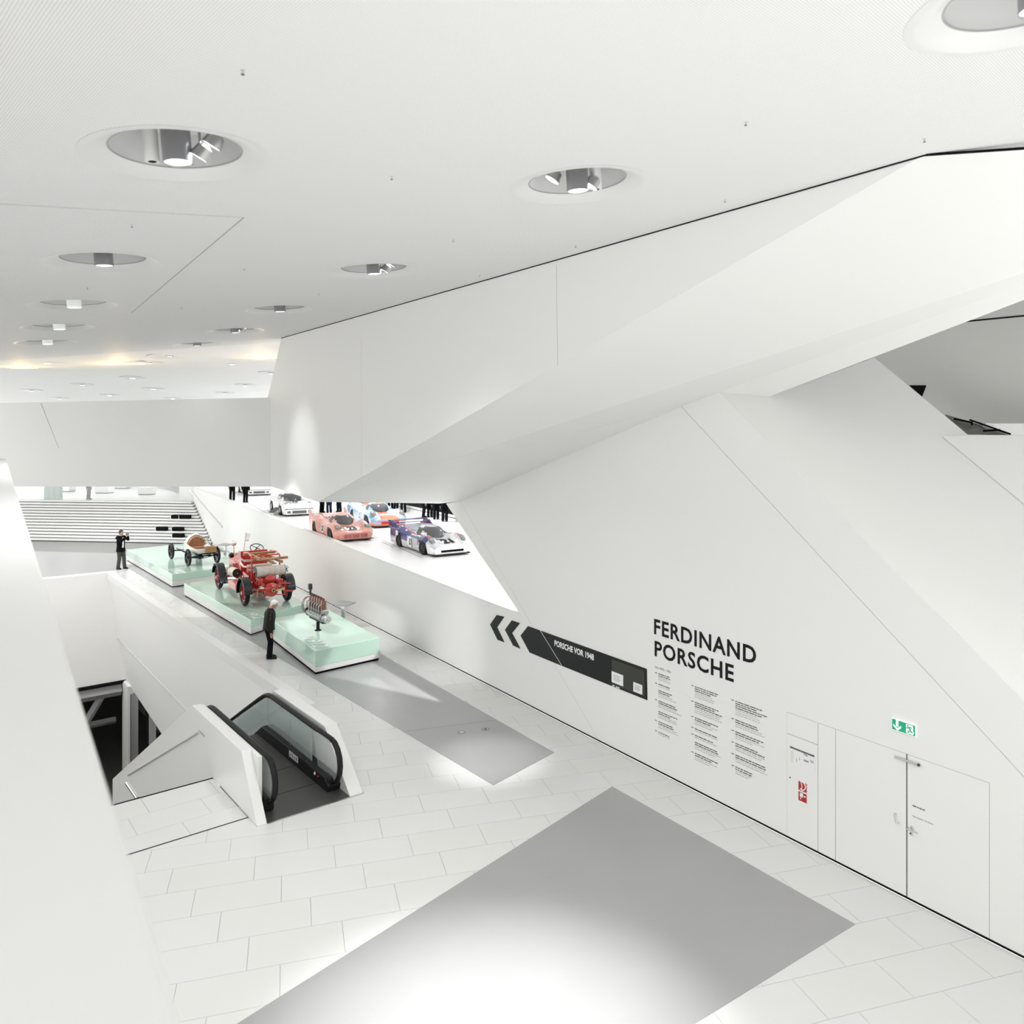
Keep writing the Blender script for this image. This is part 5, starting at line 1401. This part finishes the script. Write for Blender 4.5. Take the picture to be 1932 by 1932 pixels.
# crosswise planks as the photograph shows them: long boards lying across the bed
for (x, z, y0, y1) in ((.95, 1.66, .55, -.62), (.28, 1.52, .42, -.88)):
    MB().box(x-.06, x+.06, y1, y0, z, z+.09).build('wooden_plank', WOODM, fe, bevel=.006)
for y in (.42, -.60):
    MB().tube([(.35, y, .72), (.32, y, 1.66), (.75, y, 1.76), (1.5, y, 1.70)], .028, 8).build('support_frame', RED, fe, smooth=True)
MB().tube([(.35, .42, 1.70), (.35, -.60, 1.70)], .028, 8).build('support_frame', RED, fe)
MB().tube([(.75, .42, 1.30), (.75, -.60, 1.30)], .024, 8).build('support_frame', RED, fe)
for (x, z, r, y0, y1) in ((.62, 1.28, .085, .50, -.40), (.80, 1.12, .075, .46, -.35), (.95, 1.46, .05, .52, -.50), (.50, 1.05, .06, .30, -.2)):
    MB().cyl((x, y0, z), (x, y1, z), r, n=14).build('suction_pipe', PIPEW, fe, smooth=True)
MB().tube([(.95, .55, 1.46), (1.0, .62, 1.56), (1.0, .64, 1.40), (.8, .60, 1.28), (.62, .50, 1.28)], .035, 8).build('hose_bend', PIPEW, fe, smooth=True)
def reel(c, axis_d, length, r, bands, lab):
    c = Vector(c); d = Vector(axis_d).normalized(); prof = []
    q = d.to_track_quat('Z', 'Y').to_matrix()
    pr = [(0, -length/2), (r*.92, -length/2)]
    for i in range(bands): 
        z0 = -length/2+length*i/bands; z1 = z0+length/bands; pr += [(r*.95, z0+.004), (r, z0+.02), (r, z1-.02), (r*.95, z1-.004)]
    pr += [(r*.92, length/2), (0, length/2)]
    o = MB().lathe(pr, c, n=28, M=q).build(lab, HOSE, fe, smooth=True)
    for s_ in (-1, 1):
        z = s_*(length/2+.012); MB().lathe([(0, z-.01), (r*.96, z-.01), (r*.96, z+.01), (0, z+.01)], c, n=24, M=q).build('reel_flange', IRON, o)
        MB().lathe([(0, s_*(length/2+.07)), (.03, s_*(length/2+.07)), (.03, z)], c, n=10, M=q).build('reel_hub', BRASS, o)
    return o
reel((-.28, -.06, 1.22), (0, 1, 0), 1.02, .185, 5, 'hose_reel')
for i in range(5): MB().tube([(-.28, -.66, 1.22), (-.28+.13*math.cos(i*1.257), -.70, 1.22+.13*math.sin(i*1.257))], .011, 5).build('crank_spoke', IRON, fe)
reel((1.55, .74, .98), (1, .12, 0), .50, .17, 3, 'side_hose_reel')
MB().cyl((-.28, .50, 1.22), (.1, .45, .72), .022, n=6).build('reel_bracket', RED, fe); MB().cyl((-.28, -.60, 1.22), (.1, -.45, .72), .022, n=6).build('reel_bracket', RED, fe)
# rear pump
pump = MB().lathe([(0, .02), (.09, .02), (.10, .05), (.19, .07), (.25, .11), (.26, .22), (.20, .30), (0, .32)], (-.78, 0, .60), axis='x', n=32).build('pump_housing', RED, fe, smooth=True)
for i in range(10):
    t = 2*PI*i/10; MB().ball((-.70, .22*math.cos(t), .60+.22*math.sin(t)), .018, 6).build('bolt', RED, pump)
MB().lathe([(0, -.05), (.03, -.05), (.06, -.05), (.075, 0), (.06, .04)], (-.80, -.02, .60), axis='x', n=18).build('suction_inlet', BRASS, pump, smooth=True)
MB().lathe([(0, -.052), (.035, -.052), (.035, -.04)], (-.80, -.02, .60), axis='x', n=14).build('inlet_hole', BLACKJ, pump)
MB().cyl((-.82, -.12, .58), (-.84, -.36, .62), .035, n=10).build('outlet_valve', BRASS, pump)
MB().ball((-.84, -.38, .62), .055, 10).build('outlet_cap', BRASS, pump)
MB().ball((-.50, -.02, .98), (.16, .20, .14), 14).build('pump_dome', RED, pump, smooth=True)
for (x, y, z, r_) in ((-.60, .30, .80, .06), (-.62, -.30, .78, .06), (-.55, .30, .60, .05), (-.55, -.32, .58, .05)):
    MB().cyl((x-.06, y, z), (x+.12, y, z), r_, n=12).build('gear_boss', RED, fe)
MB().cyl((-.68, .42, .70), (-.60, .10, .66), .03, n=8).build('pump_pipe', PIPEW, pump)
MB().cyl((-.45, .0, .85), (-.45, 0, 1.1), .05, n=10).build('pump_neck', RED, pump)
MB().box(-.45, -.1, .20, .42, .72, 1.0).build('rear_tank', RED, fe, bevel=.05)
MB().box(-.45, -.1, -.50, -.24, .70, .92).build('rear_tank', RED, fe, bevel=.04)
MB().box(-.3, 1.5, -.44, .44, .70, .80).build('bed', RED, fe, bevel=.01)
MB().box(.6, 1.45, -.46, .46, .80, 1.0).build('bed_locker', RED, fe, bevel=.015)
for y0, y1 in ((.45, .18), (-.45, -.18)): MB().tube([(-.50, y0, .66), (-.66, y0*1.1, .38), (-.62, y1, .40)], .022, 6).build('pump_brace', RED, fe)
MB().tube([(-.6, -.45, .50), (-.62, -.80, .46)], .03, 6).build('rear_step', RED, fe); MB().tube([(-.55, -.35, .78), (-.58, -.70, .74)], .03, 6).build('rear_pipe', RED, fe)

# --- white vintage car
nl, nr2, fl2 = floor_at(354.5, 1068.5, .58), floor_at(409.5, 1062, .58), floor_at(318, 1053, .58)
mid = (nl+nr2)/2; bk = (fl2-nl); WB2 = bk.length; bk.normalize()
vc = empty('vintage_car', mid, math.atan2(-bk.y, -bk.x)); tag(vc, 'white vintage two seat car with brown leather seat and spoked wheels', 'car')
# local: +x towards the viewer end, near axle at x=0; -x to the far axle
def vwheel(x, y): spoked_wheel(vc, (x, y, .40), .40, .11, RUBBER, BLACKG, 12, .07, .012)
TR2 = .66
for x in (0, -WB2*.86):
    for y in (TR2, -TR2): vwheel(x, y)
for y in (.30, -.30): MB().box(-WB2*.9, .25, y-.03, y+.03, .40, .48).build('frame_rail', BLACKG, vc)
for x in (0, -WB2*.86):
    MB().cyl((x, -TR2, .40), (x, TR2, .40), .035, n=8).build('axle', BLACKG, vc)
    for y in (.30, -.30): MB().tube([(x-.38, y, .47), (x-.2, y, .40), (x, y, .37), (x+.2, y, .40), (x+.38, y, .47)], .022, 6).build('leaf_spring', BLACKG, vc)
MB().ball((0, -.12, .38), (.12, .14, .12), 12).build('gear_case', BLACKG, vc, smooth=True)
for i in range(4): MB().tube([(-.1, -.25+i*.12, .42), (-.35, -.22+i*.12, .28), (-.7, -.2+i*.12, .34)], .022, 6).build('brake_rod', IRON, vc)
MB().tube([(-.05, -.5, .36), (.02, 0, .30), (-.05, .5, .36)], .018, 6).build('tie_rod', IRON, vc)
MB().box(-1.4, .28, -.42, .42, .50, .56).build('floor_board', BLACKG, vc)
# tub: rounded open shell around the seat, tail behind
B = MB(); n = 22; rows = []
for (x, w, zt_) in ((.18, .36, .82), (-.10, .42, .86), (-.45, .46, .92), (-.75, .48, 1.10), (-.95, .48, 1.32), (-1.15, .47, 1.36), (-1.45, .43, 1.28), (-1.85, .34, 1.08), (-2.2, .22, .86), (-2.45, .08, .70)):
    rows.append((x, w, zt_))
# tail shell (closed hump behind the seat)
vs = []
for (x, w, zt_) in rows[4:]:
    for j in range(n+1):
        t = PI*j/n; vs.append((x, w*math.cos(t), .55+(zt_-.55)*math.sin(t)**.75))
fs = []; nr_ = len(rows[4:])
for i in range(nr_-1):
    for j in range(n): a = i*(n+1)+j; fs.append((a, a+n+1, a+n+2, a+1))
fs.append(list(range((nr_-1)*(n+1), nr_*(n+1))))
B.add(vs, fs); tail = B.build('tail_shell', CREAM, vc, smooth=True)
sd_m = tail.modifiers.new('solid', 'SOLIDIFY'); sd_m.thickness = .03
# seat back filling the hump opening
B = MB(); vs = []
for (x, f_) in ((-.94, .93), (-.86, .86)):
    for j in range(n+1):
        t = PI*j/n; vs.append((x, .48*f_*math.cos(t), .56+(1.32-.56)*f_*math.sin(t)**.75))
fs = [(j, n+1+j, n+2+j, j+1) for j in range(n)]+[list(range(n, -1, -1)), list(range(n+1, 2*n+2))]
B.add(vs, fs); sb_ = B.build('seat_back', LEATHER, vc)
for i, (y, z) in enumerate(((-.2, 1.12), (0, 1.17), (.2, 1.12), (-.22, .95), (0, .98), (.22, .95))): MB().ball((-.85, y, z), .022, 8).build('tuft_button', IRON, sb_)
MB().box(-.88, -.40, -.38, .38, .62, .78).build('seat_cushion', LEATHER, vc, bevel=.05)
# side panels
for sg in (1, -1):
    vs = []; 
    for (x, w, zt_) in ((.20, .30, .76), (.0, .40, .80), (-.4, .46, .86), (-.8, .48, .95), (-.95, .48, 1.05)):
        for z in (.54, (zt_+.54)/2, zt_): vs.append((x, sg*(w-(.05 if z < .6 else 0)), z))
    fs = []
    for i in range(4):
        for j in range(2): a = i*3+j; fs.append((a, a+3, a+4, a+1))
    o = MB().add(vs, fs).build('side_panel', CREAM, vc, smooth=True); q = o.modifiers.new('solid', 'SOLIDIFY'); q.thickness = .03
    MB().tube([(.20, sg*.30, .77), (.0, sg*.40, .81), (-.4, sg*.46, .87), (-.8, sg*.48, .96)], .014, 6).build('leather_edge', LEATHER, vc)
MB().prism([(.20, -.30, .54), (.20, .30, .54), (.20, .30, .78), (.20, -.30, .78)], (-.03, 0, 0)).build('front_panel', CREAM, vc)
MB().box(-.02, .36, .06, .52, .58, .82).build('wooden_box', WOODM, vc, bevel=.01)
MB().box(-.04, .38, .04, .54, .82, .84).build('box_lid', LEATHER, vc, bevel=.005)
MB().ball((-.28, .30, .80), (.20, .17, .12), 14).build('fuel_tank', CREAM, vc, smooth=True)
sc_ = Vector((-.42, .22, 1.16)); axd = Vector((-.55, 0, .83)).normalized(); u1 = Vector((0, 1, 0)); u2 = axd.cross(u1)
B = MB(); B.tube([sc_+u1*.19*math.cos(2*PI*i/24)+u2*.19*math.sin(2*PI*i/24) for i in range(24)], .013, 6, closed=True); sw = B.build('steering_wheel', IRON, vc, smooth=True)
B = MB(); [B.cyl(sc_, sc_+(u1*math.cos(PI/2*i)+u2*math.sin(PI/2*i))*.19, .010, n=5) for i in range(4)]; B.build('steering_spokes', BRASS, sw)
MB().cyl(sc_, (-.05, .20, .6), .016, n=6).build('steering_column', BRASS, vc)
for y in (.42, .50): MB().tube([(-.2, y, .6), (-.30, y, 1.0)], .012, 5).build('hand_lever', IRON, vc)

# --- aero engine
ep = floor_at(600, 1189.4, .67); ad = Vector((.60, -.80, 0)).normalized()
en = empty('aero_engine', ep, math.atan2(ad.y, ad.x)); tag(en, 'six cylinder aero engine with copper jackets on a black post', 'engine')
MB().cyl((0, 0, 0), (0, 0, .42), .055, .045, n=14).build('stand_post', LOWERB, en); MB().lathe([(0, .0), (.10, .0), (.10, .02), (.05, .03)], n=18).build('post_foot', LOWERB, en)
MB().box(-.55, .50, -.06, .06, .30, .36).build('cradle', LOWERB, en)
B = MB()
for i in range(6):
    x = -.50+i*.18; B.lathe([(0, -.085), (.13, -.085), (.15, 0), (.13, .085), (0, .085)], (x, 0, .47), axis='x', n=18)
B.build('crankcase', ALU, en, smooth=True)
MB().lathe([(0, 0), (.07, .0), (.12, .03), (.13, .12), (.10, .20), (.05, .24), (0, .25)], (.48, 0, .47), axis='x', n=18).build('front_case', ALU, en, smooth=True)
hb = MB().lathe([(0, .0), (.10, 0), (.11, .02), (.05, .035), (.04, .09), (0, .09)], (.73, 0, .47), axis='x', n=20).build('propeller_hub', STEEL, en, smooth=True)
for i in range(8): t = 2*PI*i/8; MB().cyl((.75, .085*math.cos(t), .47+.085*math.sin(t)), (.79, .085*math.cos(t), .47+.085*math.sin(t)), .018, n=8).build('hub_bolt', CHROME, hb)
for i in range(6):
    x = -.50+i*.18
    cy = MB().lathe([(.072, .56), (.080, .60), (.082, .92), (.070, .97), (.0, .98)], (x, 0, 0), n=18).build('cylinder_jacket', COPPER, en, smooth=True)
    MB().cyl((x, .0, .97), (x, 0, 1.02), .035, n=10).build('valve_seat', COPPER, cy)
    MB().tube([(x-.03, .02, 1.00), (x-.01, -.06, 1.10), (x+.03, -.16, 1.12)], .010, 6).build('rocker_arm', IRON, cy)
    for y in (-.10, .10): MB().cyl((x+.06, y, .55), (x+.06, y*.8, 1.02), .010, n=6).build('push_rod', STEEL, cy)
    MB().tube([(x, -.08, .86), (x, -.15, .82), (x, -.16, .62)], .022, 8).build('intake_pipe', ALU, cy, smooth=True)
    MB().ball((x, -.15, .50), (.04, .05, .045), 10).build('crankcase_cover', CHROME, cy)
MB().cyl((-.62, -.12, .66), (.45, -.12, .66), .028, n=10).build('manifold', ALU, en); MB().cyl((-.58, .02, 1.03), (.45, .02, 1.03), .016, n=8).build('water_pipe', COPPER, en)
MB().tube([(-.60, 0, .98), (-.60, 0, 1.20), (-.56, -.02, 1.34)], .035, 8).build('breather_stack', IRON, en, smooth=True); MB().box(-.66, -.54, -.06, .05, 1.16, 1.34).build('magneto', IRON, en, bevel=.02)
B = MB(); 
for k in range(3): B.tube([(-.66, .20*math.cos(2*PI*i/20)-.03*k, .68+.26*math.sin(2*PI*i/20)) for i in range(20)], .007, 5, closed=True)
B.build('wire_loops', IRON, en)
MB().lathe([(0, 0), (.16, 0), (.17, .05), (0, .06)], (-.66, 0, .50), axis='x', n=18).build('rear_plate', IRON, en, smooth=True)
MB().tube([(.5, -.05, .42), (.2, -.1, .34), (-.4, -.1, .34)], .02, 6).build('oil_pipe', IRON, en)
MB().box(.42, .58, -.10, .10, .60, .72).build('carburettor', ALU, en, bevel=.02); MB().cyl((.46, .0, .72), (.46, .02, .98), .028, n=8).build('coolant_riser', COPPER, en)

# ================================================================== LIGHT
for i, (p, (u, v, st, lb)) in enumerate(zip(lp, lights)):
    spot('oculus_light', p+Vector((0, 0, -.12)), (p.x, p.y, 0), LP_*(1 if p.y < 14 else .45 if p.y < 19.5 or p.y > 24.5 else .12), 120 if p.y < 14 else 76, 1.0, .3)
for (sx, sy, x, y, pw, sz) in ((-.3, 7.6, -.15, 8.1, 5400, 38), (-1.6, 12.3, -.45, 15.6, 2200, 17)):
    spot('floor_spot', (sx, sy, ceil_z(sx, sy)-.2), (x, y, 0), pw, sz, 1.0, .05)
for (x, y, pw_) in ((-5.6, 24.6, 2000), (-10.3, 30, 1100), (-16.5, 38.5, 1000)): spot('exhibit_spot', (x-1.6, y-3.6, ceil_z(x-1.6, y-3.6)-.3) if x < -6 else (-8.6, 19.4, 8.8), (x, y, .4), pw_, 42 if x < -6 else 26, .9, .12)
for t, w in ((27, 19), (34, 15), (44, 15), (16, 14), (55, 16)):
    q = RP(t, w, 4.5); spot('ramp_light', q, (q.x, q.y, 0), 4600 if t == 16 else 1500, 150, 1, .12)
for t in (29.5, 37, 45):
    q = WP(t-3, 1.0); c_ = WP(t, 8.2, 5.2); spot('parapet_fill', c_, q, 420, 60, 1, .25)  # added spots that brighten the parapet wall, no fixture there
spot('upper_wall_wash', (-9.3, 19.6, 8.75), (-6.0, 21.9, 6.3), 260, 34, 1, .25)
spot('parapet_fill', (-5.6, 15.6, 8.7), WP(19.0, .3), 1000, 20, 1, .2)  # one more added spot for the near parapet wall
for (u, v, pw) in ((495, 668, 30), (225, 682, 60), (40, 688, 40)):
    p = far_at(u, v)[0]; l = bpy.data.lights.new('warm_glow', 'POINT'); l.energy = pw*.55; l.color = (1, .66, .25); l.shadow_soft_size = .2
    o = bpy.data.objects.new('warm_glow', l); COL.objects.link(o); o.location = p+Vector((0, 0, -.6))
for (x, y) in ((-20, 34), (-24, 44), (-30, 40), (-28, 60), (-40, 55), (-20, 62)): spot('hall_light', (x, y, 8.2), (x, y, 0), 1100, 150, 1, .4)
